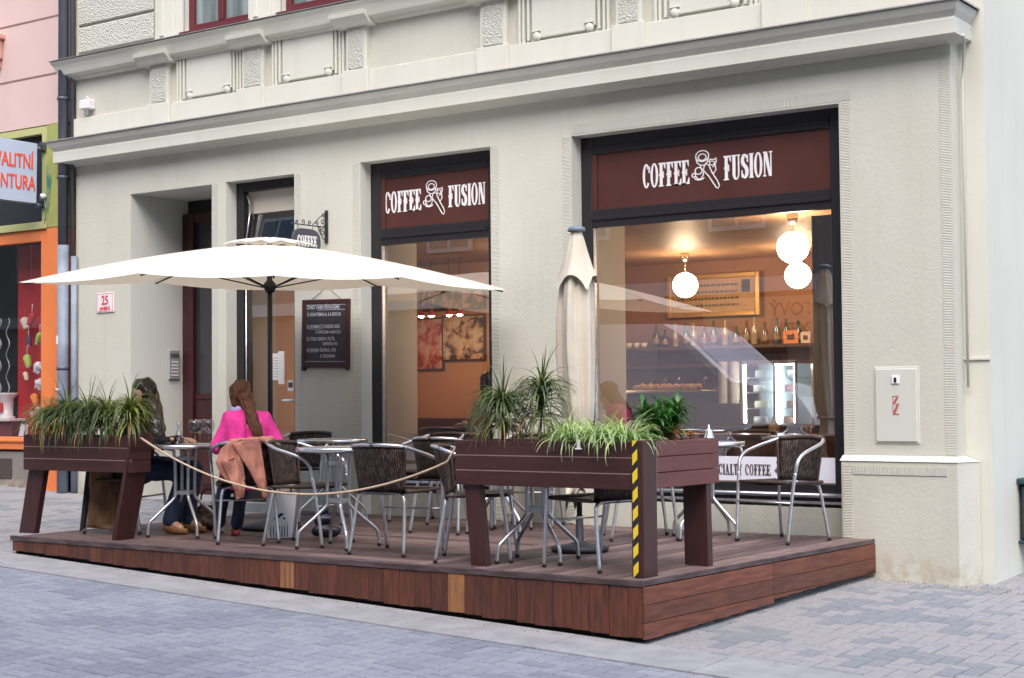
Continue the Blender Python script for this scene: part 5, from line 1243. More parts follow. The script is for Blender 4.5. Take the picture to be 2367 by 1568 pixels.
for a_ in an: blob('shoe', [(a_+V((.005, -.02, -.052)), .026, a_+V((-.02, .10, -.058)), .024), (a_+V((-.02, .09, -.058)), .027, a_+V((-.03, .12, -.06)), .02)], m_flat, W1, .008, 2)
blob('scarf', [(HP(-.045, -.01, -.10), .035, HP(.045, -.02, -.10), .035), (HP(-.05, .03, -.11), .032, HP(0, .06, -.12), .03), (HP(-.05, -.02, -.105), .036, HP(-.02, -.05, -.115), .034)], m_lilac, W1, .009, 3, .008, fq=30)
hair = [(HP(0, -.035, .04), .088, HP(0, .0, .045), .085), (HP(-.05, -.03, .0), .05, HP(-.045, -.04, -.07), .035), (HP(.05, -.03, .0), .05, HP(.055, -.05, -.09), .045), (HP(.01, -.075, .0), .055, HP(.04, -.10, -.10), .055),
        (HP(.03, -.09, -.08), .058, (.045, -.055, .90), .050), ((.045, -.055, .90), .050, (.08, -.09, .82), .036), ((.08, -.09, .82), .034, (.085, -.115, .765), .014)]
hb = blob('hair', hair, m_hairb, W1, .009, 3, .018, fq=34)
mb = MB()
def lk(R):
    a = R.uniform(-1.2, 1.2); p0 = HP(math.sin(a)*.075, -.05-.05*math.cos(a), R.uniform(-.02, .07)); s_ = R.uniform(-1, 1)
    return smooth_path([p0, HP(.015+math.sin(a)*.05+s_*.01, -.115, -.07), (.045+s_*.045, -.10+abs(s_)*.02, .90), (.075+s_*.045, -.125, .83), (.085+s_*.035, -.135+.02*abs(s_), .75+R.uniform(-.02, .04))], 4), R.uniform(.0016, .0036)
locks(mb, None, 170, 3, lk); mb.build('hair_strand', m_hairb, hb)

# dark haired woman, face turned to the street
W2 = thing('person', 'woman with long black hair in dark clothes, seated behind the left planter plants', 'person', (-9.67, -2.38, 0), rot_of((.93, .36)))
hc = V((.06, .06, 1.10)); hcaps, HP = headcaps(hc, (.93, -.6, -.4), (.1, 0, 1))
shL, shR = V((-.165, .0, .92)), V((.165, .02, .92)); elL, elR = V((-.22, .10, .70)), V((.21, .14, .70)); wrL, wrR = V((-.10, .32, .745)), V((.14, .35, .745))
kn = [V((-.10, .42, .50)), V((.08, .44, .49))]; an = [V((-.04, .42, .09)), V((.16, .36, .09))]; hp = [V((-.09, 0, .52)), V((.09, 0, .52))]
body = hcaps+[((0, .0, .96), .045, hc+V((0, -.01, -.06)), .048), ((-.08, -.02, .52), .095, (.08, -.02, .52), .095), ((0, -.02, .55), .10, (0, -.0, .86), .085), (shL+V((.02, 0, -.01)), .036, elL, .032), (shR+V((-.02, 0, -.01)), .036, elR, .032), (elL, .034, wrL, .022), (elR, .034, wrR, .022)]
for h_, k_, a_ in zip(hp, kn, an): body += [(h_, .085, k_, .058), (k_, .056, a_, .035), (a_, .036, a_+V((.02, .09, -.035)), .026)]
body += hand(wrL, (.3, 1, -.05), (0, 0, 1), 1, .6)+hand(wrR, (-.2, 1, -.05), (0, 0, 1), -1, .6)
blob('body', body, m_skin, W2, .0075, 2); face(HP, W2)
sw = [((-.10, -.035, .50), .125, (.09, -.035, .50), .125), ((-.07, -.04, .60), .118, (-.085, -.01, .86), .098), ((.07, -.04, .60), .118, (.085, -.0, .86), .098), ((-.05, .0, .90), .085, (.05, .0, .90), .085),
      (shL+V((.03, 0, 0)), .066, elL, .050), (shR+V((-.03, 0, 0)), .066, elR, .050), (elL, .049, wrL-V((0, .015, 0)), .032), (elR, .049, wrR-V((0, .02, 0)), .034)]
blob('pullover', sw, m_blackk, W2, .011, 5, .010, fq=14)
tr_ = [((-.09, -.01, .50), .118, (.09, -.01, .50), .118)]
for h_, k_, a_ in zip(hp, kn, an): tr_ += [(h_, .105, k_, .076), (k_, .074, a_+V((0, -.01, .02)), .062)]
blob('jeans', tr_, m_jeans, W2, .012, 3, .008)
for a_ in an: blob('shoe', [(a_+V((0, -.03, -.03)), .045, a_+V((.01, .03, -.05)), .036), (a_+V((.01, .03, -.052)), .036, a_+V((.02, .13, -.062)), .026)], m_boot, W2, .009, 2)
hair = [(HP(0, -.03, .045), .090, HP(0, .0, .055), .084), (HP(-.06, -.0, .02), .045, HP(-.075, .0, -.12), .045), (HP(.06, -.0, .02), .045, HP(.085, -.01, -.12), .045), (HP(0, -.07, .0), .065, HP(0, -.09, -.14), .07),
        (HP(-.08, -.01, -.12), .045, HP(-.11, .01, -.26), .035), (HP(.09, -.02, -.12), .045, HP(.12, -.0, -.27), .04), (HP(0, -.09, -.14), .075, HP(.02, -.11, -.30), .055), (HP(-.05, -.08, -.14), .06, HP(-.08, -.09, -.3), .05), (HP(-.08, -.03, -.06), .05, HP(-.15, -.03, -.34), .065), (HP(-.15, -.03, -.34), .06, HP(-.17, -.04, -.42), .04)]
hb = blob('hair', hair, m_hairk, W2, .009, 4, .010, fq=26)

# coats and bags
m_coat = mat('salmon_suede', (.42, .19, .145), .95, spec=.1, col2=(.35, .15, .11), nscale=14, bump=.5, bscale=30)
CO = thing('coat', 'salmon pink suede coat draped over the chair of the pink clad woman', 'coat', (-8.34, -2.50, 0), rot_of((-.72, .69)))
def sheet(name, outline, y0, th, mt, par, ny=.012, fq=14, sub=22, ymap=None):
    """thick cloth panel from an outline in the local xz plane, with folds"""
    xs_ = [p[0] for p in outline]; zs = [p[1] for p in outline]; x0, x1, z0, z1 = min(xs_), max(xs_), min(zs), max(zs)
    mb = MB(); vs_ = []; fs = []; rows = []
    def span(z):
        hit = []
        for i in range(len(outline)):
            a, b = outline[i], outline[(i+1) % len(outline)]
            if (a[1]-z)*(b[1]-z) <= 0 and abs(a[1]-b[1]) > 1e-9: hit.append(a[0]+(b[0]-a[0])*(z-a[1])/(b[1]-a[1]))
        return (min(hit), max(hit)) if hit else (x0, x0)
    n = sub; m_ = 12
    for i in range(n+1):
        z = z0+(z1-z0)*(i/n*.998+.001); a, b = span(z)
        for side in (0, 1):
            for j in range(m_+1):
                x = a+(b-a)*j/m_; edge = math.sin(PI*j/m_)
                yy = y0+(ymap(x, z) if ymap else 0)+ny*noise.noise(V((x*fq, 0, z*fq*.35)))+(-1 if side == 0 else 1)*th*(.25+.75*edge)
                vs_.append((x, yy, z))
    W_ = 2*(m_+1)
    for i in range(n):
        for side in (0, 1):
            for j in range(m_):
                q = i*W_+side*(m_+1)+j; fs.append((q, q+1, q+W_+1, q+W_))
        for j in (0, m_):
            q = i*W_+j; fs.append((q, q+m_+1, q+m_+1+W_, q+W_))
    for i in (0, n):
        for j in range(m_): q = i*W_+j; fs.append((q, q+1, q+m_+2, q+m_+1))
    mb.add(vs_, fs, True); return mb.build(name, mt, par)
sheet('body', [(-.235, .60), (-.20, .52), (-.13, .44), (-.10, .62), (-.085, .52), (-.02, .46), (-.04, .60), (-.05, .77), (-.12, .765), (-.20, .70)], -.315, .022, m_coat, CO, .045, 22)
sheet('lapel', [(-.13, .75), (.085, .775), (.09, .72), (.135, .42), (.075, .40), (-.0, .55)], -.335, .014, m_coat, CO, .03, 20)
sheet('sleeve', [(-.20, .62), (-.10, .64), (-.02, .44), (-.035, .34), (-.09, .33), (-.10, .40)], -.345, .02, m_coat, CO, .035, 22)
blob('cuff', [((.095, -.335, .44), .028, (.12, -.335, .36), .026)], m_coat, CO, .008, 2, .006, fq=30)
blob('collar', [((-.12, -.29, .752), .022, (.05, -.285, .762), .022), ((.05, -.285, .762), .022, (.17, -.255, .768), .024), ((.14, -.27, .75), .03, (.17, -.25, .72), .02)], m_coat, CO, .009, 3, .008, fq=20)
m_coat2 = mat('brown_fur_coat', (.12, .06, .028), .9, col2=(.26, .15, .08), nscale=7, stretch=(2, 2, .5), bump=.6, bscale=50)
sheetp = thing('coat', 'brown coat hanging down behind the right leg of the left planter', 'coat', (-9.82, -2.60, 0), rot_of((-.75, .66)))
sheet('body', [(-.16, .03), (.16, .02), (.15, .30), (.13, .70), (-.10, .72), (-.13, .4)], 0, .035, m_coat2, sheetp, .05, 10)
sheet('dark_lining', [(-.20, .02), (-.155, .03), (-.10, .5), (-.09, .70), (-.13, .70)], .0, .015, m_blackk, sheetp, .01)
m_bagw = mat('white_paper_bag', (.93, .93, .95), .6); m_bagb = mat('bag_print', (.02, .022, .05), .6)
BG = thing('shopping_bag', 'white paper shopping bag with black print standing behind the chair legs', 'bag', (-8.31, -2.16, 0), math.radians(42))
mb = MB(); mb.prism([(-.115, -.045), (.115, -.045), (.115, .045), (-.115, .045)], .002, .34, 'z'); mb.build('bag', m_bagw, BG)
mb = MB()
R = random.Random(4)
for k in range(16): x = -.085+.011*k*1.0; 
for k in range(7): x = -.09+k*.021; mb.prism([(x, .01), (x+.006, .012), (x+.008, .10+R.random()*.04), (x+.002, .08)], -.0475-.0001*k, -.045, 'y')
mb.build('print', m_bagb, BG); mb = MB()
for cx_, cz_, r in ((-.03, .165, .020), (-.005, .18, .014), (-.05, .15, .012), (.015, .15, .01)): mb.prism([(cx_+r*(1+.4*math.sin(3*t))*math.cos(t), cz_+r*.8*math.sin(t)) for t in [2*PI*i/14 for i in range(14)]], -.0480-r*.01, -.045, 'y')
mb.build('printed_motif', m_bagb, BG)
NB = thing('handbag', 'navy black handbag leaning beside the white shopping bag', 'bag', (-8.03, -2.00, 0), math.radians(42))
blob('bag', [((-.05, 0, .05), .045, (.09, 0, .05), .045), ((-.04, 0, .13), .035, (.04, 0, .14), .035), ((-.03, 0, .2), .025, (.01, 0, .21), .025)], mat('navy_leather', (.012, .016, .035), .4), NB, .01, 3, .01)
mb = MB(); mb.tube(smooth_path([(-.04, 0, .2), (-.05, 0, .33), (0, 0, .38), (.03, 0, .3), (.03, 0, .18)], 5), .006, 6); mb.build('strap', m_iron, NB)
HB = thing('handbag', 'patterned brown handbag on the deck under the table with wine glasses', 'bag', (-9.26, -2.02, 0), math.radians(40))
m_patt = mat('snakeskin_print', (.16, .10, .06), .5, col2=(.03, .018, .012), nscale=30, nlo=.45, nhi=.55)
blob('bag', [((-.08, 0, .07), .065, (.08, 0, .07), .065), ((-.06, 0, .17), .04, (.05, 0, .17), .04)], m_patt, HB, .01, 3, .012)
mb = MB(); mb.tube(smooth_path([(-.06, -.02, .18), (-.05, -.03, .30), (0, -.03, .34), (.05, -.03, .30), (.06, -.02, .18)], 5), .008, 6); mb.build('strap', mat('dark_red_leather', (.08, .015, .012), .4), HB)
HB2 = thing('handbag', 'black handbag on the deck left of the table foot', 'bag', (-9.62, -2.02, 0), math.radians(20))
blob('bag', [((-.04, 0, .06), .055, (.05, 0, .06), .055), ((-.03, 0, .18), .045, (.03, 0, .18), .045), ((-.02, 0, .27), .03, (.01, 0, .28), .03)], m_black, HB2, .01, 3, .012)
# glasses on the women's table
m_wine = mat('red_wine', (.03, .002, .004), .1, spec=.8)
def wineglass(x, y, lab, red=True, big=1.0, z=.709):
    t = thing('wine_glass', lab, 'glass', (x, y, z), 0, 'wine glasses on the occupied table')
    s_ = big; mb = MB(); mb.lathe([(0, .001), (.032, .001), (.033, .004), (.006, .008), (.004, .02), (.004, .075), (.012, .082), (.033*s_, .10), (.043*s_, .13), (.042*s_, .165), (.033*s_, .195), (.0325*s_, .195), (.041*s_, .165), (.042*s_, .13), (.032*s_, .102), (.0, .086)], n=24); mb.build('glass', m_drink, t)
    if red: mb = MB(); mb.lathe([(0, .088), (.028*s_, .101), (.040*s_, .122), (.0405*s_, .128), (0, .128)], n=20); mb.build('wine', m_wine, t)
wineglass(-9.03, -2.38, 'wide wine glass with red wine in the middle of the occupied table', True, 1.25); wineglass(-8.93, -2.33, 'wine glass right of the middle, beside the pink sleeve', False, 1.0)
wineglass(-9.10, -2.26, 'wine glass with red wine at the back of the occupied table', True, 1.15); wineglass(-9.33, -2.52, 'wine glass at the left rim before the dark haired woman', False, 1.0)
CA = thing('decanter', 'small glass decanter of red wine at the left of the wine glasses', 'decanter', (-9.17, -2.42, .709))
mb = MB(); mb.lathe([(0, .001), (.038, .001), (.04, .01), (.038, .06), (.02, .095), (.012, .12), (.013, .15), (.02, .175), (.0195, .175), (.012, .15), (.011, .12), (.019, .094), (.036, .06), (.037, .01), (0, .004)], n=24); mb.build('glass', m_drink, CA)
mb = MB(); mb.lathe([(0, .005), (.036, .011), (.035, .055), (0, .055)], n=20); mb.build('wine', m_wine, CA)
AS = thing('ashtray', 'black round ashtray at the left of the occupied table', 'ashtray', (-9.28, -2.42, .709))
mb = MB(); mb.lathe([(0, .001), (.05, .001), (.055, .02), (.048, .02), (.044, .006), (0, .006)], n=24); mb.build('dish', m_black, AS)

# ------------------------------------------------------------------ inside the cafe
def emit(name, c, s_): return mat(name, (.8, .8, .8), .5, emis=c, estr=s_)
m_globe = emit('lit_opal_glass', (1, .72, .44), 27); m_chrome = mat('warm_chrome', (.6, .5, .4), .25, metal=.9)
for x, y, z, lab in ((-5.52, 1.01, 2.28, 'largest lit globe lamp, highest at the right of the wide window'), (-6.69, 3.63, 2.26, 'lit globe lamp just under the highest globe at the right'), (-7.96, 3.58, 2.22, 'lit globe lamp at the left of the wide window, above the gold framed picture'),
                     (-8.55, 1.9, 2.26, 'added globe lamp lighting the left room, hidden behind the pier between the windows'), (-4.75, 3.1, 2.26, 'added globe lamp lighting the room, hidden behind the right pier')):  # last two globes are added out of sight to brighten the room
    g = thing('pendant_globe_lamp', lab, 'lamp', (x, y, z), 0, 'globe lamps inside the cafe')
    mb = MB(); mb.sphere((0, 0, 0), .132, 28, 18); mb.build('globe', m_globe, g)
    mb = MB(); mb.tube([(0, 0, .12), (0, 0, 2.545-z)], .008, 8); mb.lathe([(0, 2.555-z), (.05, 2.555-z), (.045, 2.50-z), (.02, 2.47-z), (0, 2.47-z)], n=16); mb.lathe([(.03, .118), (.03, .14), (.01, .15), (0, .15)], n=12); mb.build('stem', m_chrome, g)
PF = thing('framed_picture', 'wide gold framed picture with rows of writing on the cafe back wall', 'picture', (-8.17, 4.60, 2.17))
m_gold = mat('gold_frame', (.42, .24, .07), .4, metal=.4); m_parch = mat('parchment', (.40, .24, .13), .7, col2=(.33, .19, .10), nscale=6)
mb = MB(); mb.box(-.58, -.03, -.24, -.53, .0, .24, .006); mb.box(.53, -.03, -.24, .58, 0, .24, .006); mb.box(-.53, -.03, .19, .53, 0, .24, .006); mb.box(-.53, -.03, -.24, .53, 0, -.19, .006); mb.build('frame', m_gold, PF)
mb = MB(); mb.box(-.53, -.012, -.19, .53, -.004, .19); mb.build('sheet', m_parch, PF)
mb = MB(); R = random.Random(9)
for r in range(4):
    x = -.45
    while x < .30: w = R.uniform(.02, .05); mb.box(x, -.0145, .10-.075*r, x+w, -.012, .125-.075*r); x += w+.015
mb.box(.36, -.016, .02, .46, -.012, .16); mb.build('writing', mat('dark_green_ink', (.06, .06, .03), .8), PF)
mb = MB(); mb.box(-9.3, 4.38, 1.56, -6.9, 4.60, 1.60, .004); tag(mb.build('bar_shelf', m_ibar), 'dark shelf of bottles and cups on the cafe back wall', 'shelf')
mb = MB(); mb.box(-9.3, 4.40, 1.36, -6.9, 4.60, 1.395, .004); tag(mb.build('glass_rack', m_ibar), 'dark lower rack with upside down glasses on the cafe back wall', 'rack')
R = random.Random(12); bc = [mat('bottle_glass_%d' % i, c, .12, spec=.8) for i, c in enumerate(((.02, .05, .02), (.10, .04, .01), (.02, .015, .01), (.35, .3, .2), (.05, .08, .12)))]
m_lab = mat('bottle_label', (.28, .18, .1), .7)
for i in range(15):
    x = -8.85+i*.125+R.uniform(-.02, .02); h = R.uniform(.2, .3)
    b = thing('bottle', 'bottle on the bar shelf, one of a row behind the counter', 'bottle', (x, 4.5, 1.602), 0, 'bottles on the bar shelf')
    mb = MB(); mb.lathe([(0, 0), (.036, 0), (.038, .01), (.038, h*.55), (.014, h*.72), (.013, h), (0, h)], n=14); mb.build('glass', bc[R.randrange(5)], b)
    mb = MB(); mb.lathe([(.0385, h*.15), (.0385, h*.42)], n=14); mb.build('label', m_lab, b)
for i in range(3):
    c_ = thing('cup', 'cream cup at the left end of the bar shelf', 'cup', (-9.2+i*.1, 4.48, 1.602), 0, 'cups on the bar shelf'); mb = MB(); mb.lathe([(0, 0), (.025, 0), (.04, .055), (.037, .055), (0, .01)], n=16); mb.build('cup', m_enam, c_)
for i in range(9):
    g = thing('wine_glass', 'upside down glass hanging from the lower rack', 'glass', (-8.9+i*.17, 4.5, 1.36), 0, 'glasses hanging from the lower rack')
    mb = MB(); mb.lathe([(.03, -.002), (.004, -.008), (.004, -.08), (.03, -.10), (.036, -.14), (.03, -.18)], n=14); mb.build('glass', glass_mat('rack_glass_%d' % i, (.8, .7, .6), 3) if i == 0 else bpy.data.materials['rack_glass_0'], g)
for i, (x, z, w, h, c, lab) in enumerate(((-7.15, 1.60, .16, .14, (.7, .25, .12), 'orange card propped at the right end of the bar shelf'), (-6.98, 1.60, .10, .12, (.7, .55, .5), 'small white framed card at the end of the bar shelf'))):
    c_ = thing('menu_card', lab, 'card', (x, 4.42, z), .2); mb = MB(); mb.box(-w/2, 0, 0, w/2, .006, h); mb.build('card', mat('card_%d' % i, c, .7), c_)
    mb = MB(); mb.box(-w*.25, -.002, h*.3, w*.25, 0, h*.7); mb.build('print', m_signbr, c_)
CT = thing('bar_counter', 'dark wooden bar counter across the cafe with pastries on it', 'counter', (-7.4, 2.2, 0))
mb = MB(); mb.box(-1.1, -.25, 0, .95, .3, 1.05, .01); mb.build('body', m_ibar, CT); mb = MB(); mb.box(-1.15, -.3, 1.05, 1.0, .35, 1.09, .008); mb.build('top', mat('dark_worktop', (.04, .025, .02), .2), CT)
PT = thing('pastry_tray', 'tray heaped with golden pastries on the counter', 'tray', (-7.35, 2.15, 1.09)); mb = MB(); mb.box(-.42, -.14, 0, .42, .14, .015, .004); mb.build('tray', m_chrome, PT)
blob('pastries', [((-.36+.09*i, R.uniform(-.05, .05), .035), .035, (-.30+.09*i, R.uniform(-.05, .05), .045), .035) for i in range(8)], mat('golden_crust', (.62, .38, .14), .7), PT, .012, 1, .02, fq=30)
for i in range(2):
    c_ = thing('cup_stack', ('left' if i == 0 else 'right')+' tall stack of cream paper cups beside the lit cake cabinet', 'cups', (-6.50+i*.11, 1.62, .98)); mb = MB()
    pr = [(0, 0)]
    for k in range(22): pr += [(.046, .017*k), (.043, .017*k+.014)]
    mb.lathe(pr+[(0, .38)], n=20); mb.build('cups', mat('cream_cup_%d' % i, (.68, .52, .36), .7), c_)
CC = thing('service_counter', 'dark cabinet carrying the lit cake cabinet', 'counter', (-6.1, 1.65, 0)); mb = MB(); mb.box(-.55, -.2, 0, .6, .3, .78, .008); mb.build('body', m_ibar, CC); mb = MB(); mb.box(-.56, -.05, .78, -.2, .2, .98, .004); mb.build('top_box', m_ibar, CC)
CK = thing('cake_cabinet', 'glass cake display cabinet lit by white light strips', 'display cabinet', (-5.97, 1.62, .782))
m_led = emit('white_light_strip', (.80, .93, 1), 14)
mb = MB()
for x in (-.255, .255):
    for y in (-.17, .17): mb.box(x-.01, y-.01, 0, x+.01, y+.01, .56)
mb.box(-.265, -.18, .545, .265, .18, .575); mb.box(-.265, -.18, 0, .265, .18, .02); mb.box(-.005+.05, -.185, .02, .012+.05, -.165, .545); mb.build('frame', m_chrome, CK)
mb = MB()
for x in (-.235, -.07, .235): mb.box(x-(.011 if x == -.07 else .006), .13 if x == -.07 else -.16, .03, x+(.011 if x == -.07 else .006), .14 if x == -.07 else -.15, .54)
mb.box(.06, -.15, .53, .22, -.13, .54); mb.build('light_strip', m_led, CK)
mb = MB()
for z in (.15, .29, .42): mb.box(-.24, -.15, z, .24, .15, z+.006)
mb.build('glass_shelf', mat('frosted_shelf', (.6, .68, .68), .2), CK)
mb = MB(); mb.box(-.25, .165, .02, .25, .17, .545); mb.build('back_panel', mat('pale_back_panel', (.5, .56, .56), .4), CK)
for i, (x, z, c, w) in enumerate(((-.16, .02, (.7, .65, .6), .06), (.14, .02, (.55, .3, .2), .07), (-.15, .156, (.75, .7, .5), .06), (.15, .156, (.35, .18, .1), .05), (-.17, .296, (.8, .75, .7), .05), (.14, .296, (.6, .3, .3), .06), (-.14, .426, (.7, .72, .6), .06), (.14, .426, (.75, .7, .65), .04))):
    mb = MB(); mb.lathe([(0, 0), (w, 0), (w, .05), (w*.9, .06), (0, .062)], (x, -.02, z+.004), 18); ck = mb.build('cake', mat('cake_%d' % i, c, .6), None); ck.location = CK.location; tag(ck, ['white iced cake low left in the lit cabinet', 'brown sponge low right in the lit cabinet', 'yellow cake on the lower left shelf', 'chocolate cake on the lower right shelf', 'white cake on the middle left shelf', 'pink cake on the middle right shelf', 'pale cake on the top left shelf', 'small cream cake on the top right shelf'][i]+' of the cabinet', 'cake', 'cakes in the lit cabinet')
VS = thing('vase', 'small pale yellow round vase on the window board', 'vase', (-5.47, .5, .746)); mb = MB(); mb.lathe([(0, 0), (.025, 0), (.045, .03), (.042, .07), (.02, .10), (.015, .13), (.018, .135), (0, .13)], n=20); mb.build('vase', mat('straw_glaze', (.62, .42, .2), .3), VS)
CN = thing('candle_glass', 'clear candle glass on the window board right of the vase', 'glass', (-5.18, .48, .746)); mb = MB(); mb.lathe([(0, 0), (.035, 0), (.04, .06), (.037, .06), (.03, .01), (0, .01)], n=18); mb.build('glass', m_drink, CN)
CU = thing('curtain', 'brown sheer curtain gathered at the right side of the wide window', 'curtain', (0, 0, 0)); mb = MB(); vs_ = [(-5.245+.20*i/60, .78+.022*math.sin(i*.9)+.01*math.sin(i*2.3), z) for z in (.76, 1.6, 2.5) for i in range(61)]
mb.add(vs_, [(j*61+i, j*61+i+1, (j+1)*61+i+1, (j+1)*61+i) for j in range(2) for i in range(60)], True); mb.build('cloth', mat('brown_sheer', (.12, .06, .045), .8), CU)
# left window: paintings, bulbs, table and a guest
def _paint(c1, c2, c3, sc):
    def ex(m, t, N, L, p, mp, co):
        n = N.new('ShaderNodeTexNoise'); n.inputs['Scale'].default_value = sc; n.inputs['Detail'].default_value = 3; n.inputs['Distortion'].default_value = .6; L.new(co.outputs['Object'], n.inputs['Vector'])
        r = N.new('ShaderNodeValToRGB'); e = r.color_ramp.elements; e[0].position = .38; e[0].color = (*c1, 1); e[1].position = .62; e[1].color = (*c3, 1); q = e.new(.5); q.color = (*c2, 1); r.color_ramp.interpolation = 'EASE'
        L.new(n.outputs['Fac'], r.inputs[0]); L.new(r.outputs[0], p.inputs['Base Color'])
    return ex
for x, z, w, h, cs, lab in ((-10.45, 1.72, .30, .26, ((.10, .08, .05), (.75, .5, .3), (.85, .75, .6)), 'painting of pale standing shapes seen through the left window'), (-10.93, 1.66, .2, .3, ((.45, .06, .04), (.8, .3, .2), (.85, .6, .5)), 'red and pink painting left of the pale one'),
                            (-10.6, 2.17, .46, .14, ((.08, .12, .03), (.3, .22, .06), (.8, .45, .25)), 'green and brown leafy painting above the bulbs')):
    t = thing('painting', lab, 'painting', (x, 2.97, z)); mb = MB(); mb.box(-w, 0, -h, w, .03, h, .004); mb.build('frame', m_ibar, t); mb = MB(); mb.box(-w+.02, -.004, -h+.02, w-.02, 0, h-.02); mb.build('canvas', mat('paint_'+lab[:6], cs[1], .7, extra=_paint(*cs, 9)), t)
m_bulb = emit('lit_bulb', (1, .66, .34), 50)
for i, x in enumerate((-10.82, -10.68, -10.54, -10.30, -10.16)):
    t = thing('bulb_lamp', 'small warm lit bulb, one of a row of five seen through the left window', 'lamp', (x+.25, 2.2, 1.93), 0, 'bulbs in a row')
    mb = MB(); mb.sphere((0, 0, 0), .024, 12, 8, (1.4, 1, .7)); mb.build('bulb', m_bulb, t); mb = MB(); mb.tube([(0, 0, .02), (0, 0, .62)], .003, 5); mb.build('cord', m_black, t)
    mb = MB(); mb.lathe([(.012, .06), (.05, .0), (.05, -.0)], n=14); mb.build('shade', cg['red'], t)
IT = thing('round_table', 'dark round table just inside the left window', 'table', (-9.05, 1.12, 0)); mb = MB(); mb.lathe([(0, .74), (.42, .74), (.43, .755), (.42, .77), (0, .77)], n=40); mb.build('tabletop', mat('dark_table', (.03, .022, .022), .25), IT); mb = MB(); mb.tube([(0, 0, .02), (0, 0, .74)], .03, 10); mb.lathe([(0, .002), (.22, .002), (.2, .03), (0, .04)], n=24); mb.build('pedestal', m_black, IT)
WX = thing('person', 'guest with dark hair and beige pullover sitting inside the left window', 'person', (-8.62, 1.02, 0), rot_of((-1, .1)))
hc = V((0, .06, 1.17)); hcaps, HP = headcaps(hc, (.1, 1, -.2), (0, 0, 1))
shL, shR, elL, elR = V((-.17, .0, .97)), V((.17, .0, .97)), V((-.22, .08, .76)), V((.22, .08, .76)); wrL, wrR = V((-.1, .28, .80)), V((.1, .28, .80))
base = [((0, 0, 1.0), .05, hc, .05), ((-.08, 0, .56), .11, (.08, 0, .56), .11), ((0, 0, .6), .10, (0, 0, .9), .09), (shL+V((.02, 0, -.01)), .036, elL, .032), (shR+V((-.02, 0, -.01)), .036, elR, .032), (elL, .034, wrL, .022), (elR, .034, wrR, .022), ((-.09, 0, .54), .085, (-.1, .42, .52), .06), ((.09, 0, .54), .085, (.1, .42, .52), .06), ((-.1, .42, .52), .06, (-.1, .42, .1), .04), ((.1, .42, .52), .06, (.1, .42, .1), .04)]
blob('body', hcaps+base+hand(wrL, (.2, 1, 0), (0, 0, 1), 1)+hand(wrR, (-.2, 1, 0), (0, 0, 1), -1), m_skin, WX, .008, 2); face(HP, WX)
blob('pullover', [((-.08, 0, .54), .13, (.08, 0, .54), .13), ((-.08, 0, .62), .12, (-.09, 0, .9), .1), ((.08, 0, .62), .12, (.09, 0, .9), .1), (shL, .07, elL, .055), (shR, .07, elR, .055), (elL, .052, wrL, .036), (elR, .052, wrR, .036)], mat('beige_pullover', (.45, .34, .2), .9), WX, .012, 4, .01)
blob('hair', [(HP(0, -.03, .045), .092, HP(0, .0, .05), .086), (HP(0, -.07, 0), .065, HP(0, -.09, -.16), .06), (HP(.06, -.02, 0), .05, HP(.08, -.03, -.18), .04), (HP(-.06, -.02, 0), .05, HP(-.08, -.03, -.18), .04)], m_hairk, WX, .009, 4, .01)
ST = thing('stool', 'dark stool under the guest inside the left window', 'stool', (-8.62, 1.02, 0)); mb = MB(); mb.lathe([(0, .40), (.17, .40), (.18, .42), (.17, .44), (0, .44)], n=24); mb.build('seat', m_black, ST)
for a in (.8, 2.4, 3.9, 5.5): mb = MB(); mb.tube([(.12*math.cos(a), .12*math.sin(a), .40), (.17*math.cos(a), .17*math.sin(a), .0)], .012, 8); mb.build('leg', m_black, ST)

# ------------------------------------------------------------------ across the street (seen only as reflections)
OB = thing('opposite_building', 'pale building across the street, seen only reflected in the shop windows', 'building', (0, 0, 0))
m_opp = stucco('opposite_stucco', (.27, .22, .18), (.31, .26, .21), .2, False); m_owin = mat('opposite_window', (.05, .06, .07), .1, spec=1)
mb = MB(); mb.box(-45, -26, -1.5, 18, -17.2, 14.5); mb.build('wall', m_opp, OB)
mb = MB(); mb.box(-45, -17.2, 3.1, 18, -16.95, 3.4); mb.build('cornice', m_trim, OB)
for i in range(16):
    x = -41+i*3.7
    for z0, z1 in ((4.4, 6.3), (7.3, 9.2), (10.2, 12.1)):
        mb = MB(); mb.box(x, -17.22, z0, x+1.3, -17.14, z1); w = mb.build('window', m_trim, OB); mb = MB(); mb.box(x+.1, -17.15, z0+.1, x+.6, -17.12, z1-.1); mb.box(x+.7, -17.15, z0+.1, x+1.2, -17.12, z1-.1); mb.build('pane', m_owin, w)
    mb = MB(); mb.box(x-.3, -17.22, .1, x+1.7, -17.12, 2.0); w = mb.build('window', m_ibar, OB); mb = MB(); mb.box(x-.2, -17.13, .2, x+1.6, -17.10, 1.9); mb.build('pane', m_owin, w)
mb = MB(); mb.box(-15.2, -17.12, 2.15, -11.2, -17.05, 3.0); sb = mb.build('sign_board', mat('ochre_sign', (.55, .40, .22), .6), OB)
BACK = Matrix.Rotation(PI, 4, 'Z') @ FRONT
textobj('lettering', 'BYTOVÝ', .36, m_dtext, sb, Matrix.Translation((-13.0, -17.04, 2.62)) @ BACK, 1, .006, align='CENTER'); textobj('lettering', 'TEXTIL', .36, m_dtext, sb, Matrix.Translation((-13.0, -17.04, 2.22)) @ BACK, 1, .006, align='CENTER')
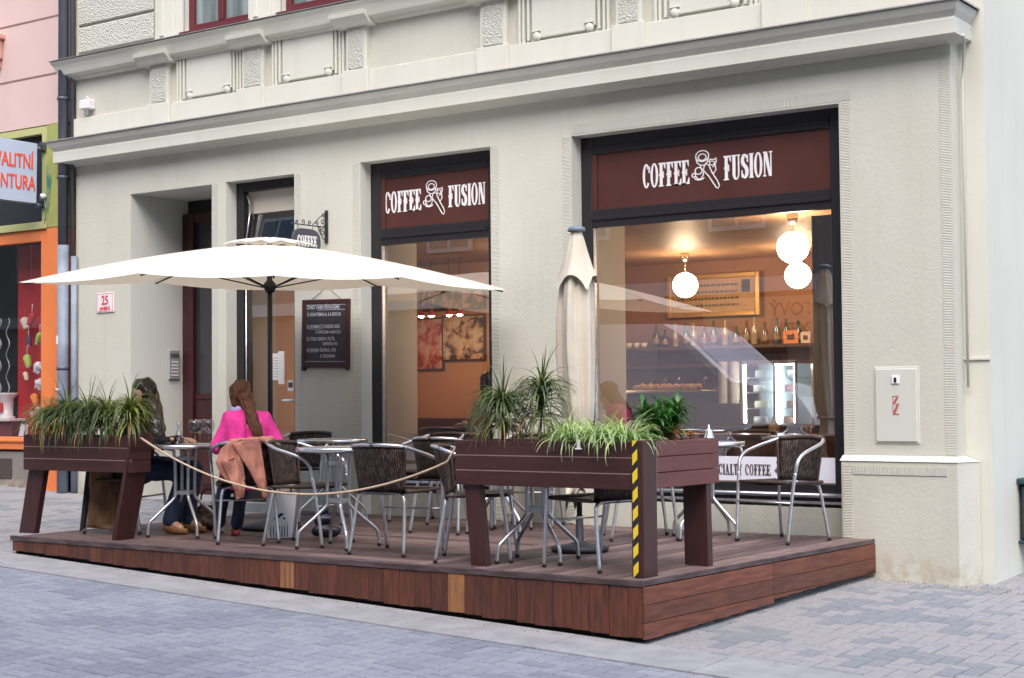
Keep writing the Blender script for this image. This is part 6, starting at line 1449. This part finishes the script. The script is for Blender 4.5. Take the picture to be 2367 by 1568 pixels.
VN = thing('parked_van', 'white van parked in the street, seen only reflected in the wide window', 'van', (-10.0, -6.6, gz(-10.0, -6.6)))
m_vp = mat('white_car_paint', (.86, .87, .92), .25, coat=.6); m_vgl = mat('van_glass_painted_sky', (.74, .76, .92), .25, metal=.25, spec=1); m_tyre = mat('tyre', (.02, .02, .02), .8)  # van glass coloured pale lilac to imitate the sky reflected in it
side_ = [(-2.2, .38), (2.2, .34), (2.33, .55), (2.34, .95), (2.15, 1.22), (1.25, 1.42), (.55, 2.02), (.3, 2.15), (-1.9, 2.2), (-2.25, 2.05), (-2.32, 1.2)]
mb = MB(); mb.prism(side_, -.85, .85, 'y'); mb.build('body', m_vp, VN)
for s_ in (-1, 1):
    mb = MB(); mb.prism([(1.12, 1.42), (.55, 1.93), (.25, 2.0), (.2, 1.32), (1.0, 1.32)], s_*.851, s_*.862, 'y'); mb.build('side_window', m_vgl, VN)
    for x in (1.45, -1.45):
        mb = MB(); mb.lathe([(0, -.1), (.24, -.1), (.34, -.08), (.35, 0), (.34, .08), (.24, .1), (0, .1)], (x, s_*.80, .33), 28, axis='y'); w = mb.build('wheel', m_tyre, VN); mb = MB(); mb.lathe([(0, .115), (.2, .11), (.23, .10)] if s_ > 0 else [(0, -.115), (.2, -.11), (.23, -.10)], (x, s_*.80, .33), 24, axis='y'); mb.build('rim', m_silver, w)
    mb = MB(); mb.box(2.2, s_*.5-.16, .75, 2.345, s_*.5+.16, .92, .02); mb.build('headlight', m_silver, VN)
mb = MB(); a = V((1.25, 0, 1.435)); b = V((.57, 0, 2.02)); mb.add([(1.262, -.72, 1.44), (1.262, .72, 1.44), (.60, .68, 2.015), (.60, -.68, 2.015), (1.24, -.72, 1.42), (1.24, .72, 1.42), (.58, .68, 1.99), (.58, -.68, 1.99)], [(0,1,2,3), (7,6,5,4), (0,4,5,1), (1,5,6,2), (2,6,7,3), (3,7,4,0)]); mb.build('windscreen', m_vgl, VN)
mb = MB(); mb.box(2.28, -.8, .38, 2.42, .8, .58, .03); mb.build('bumper', m_black, VN)
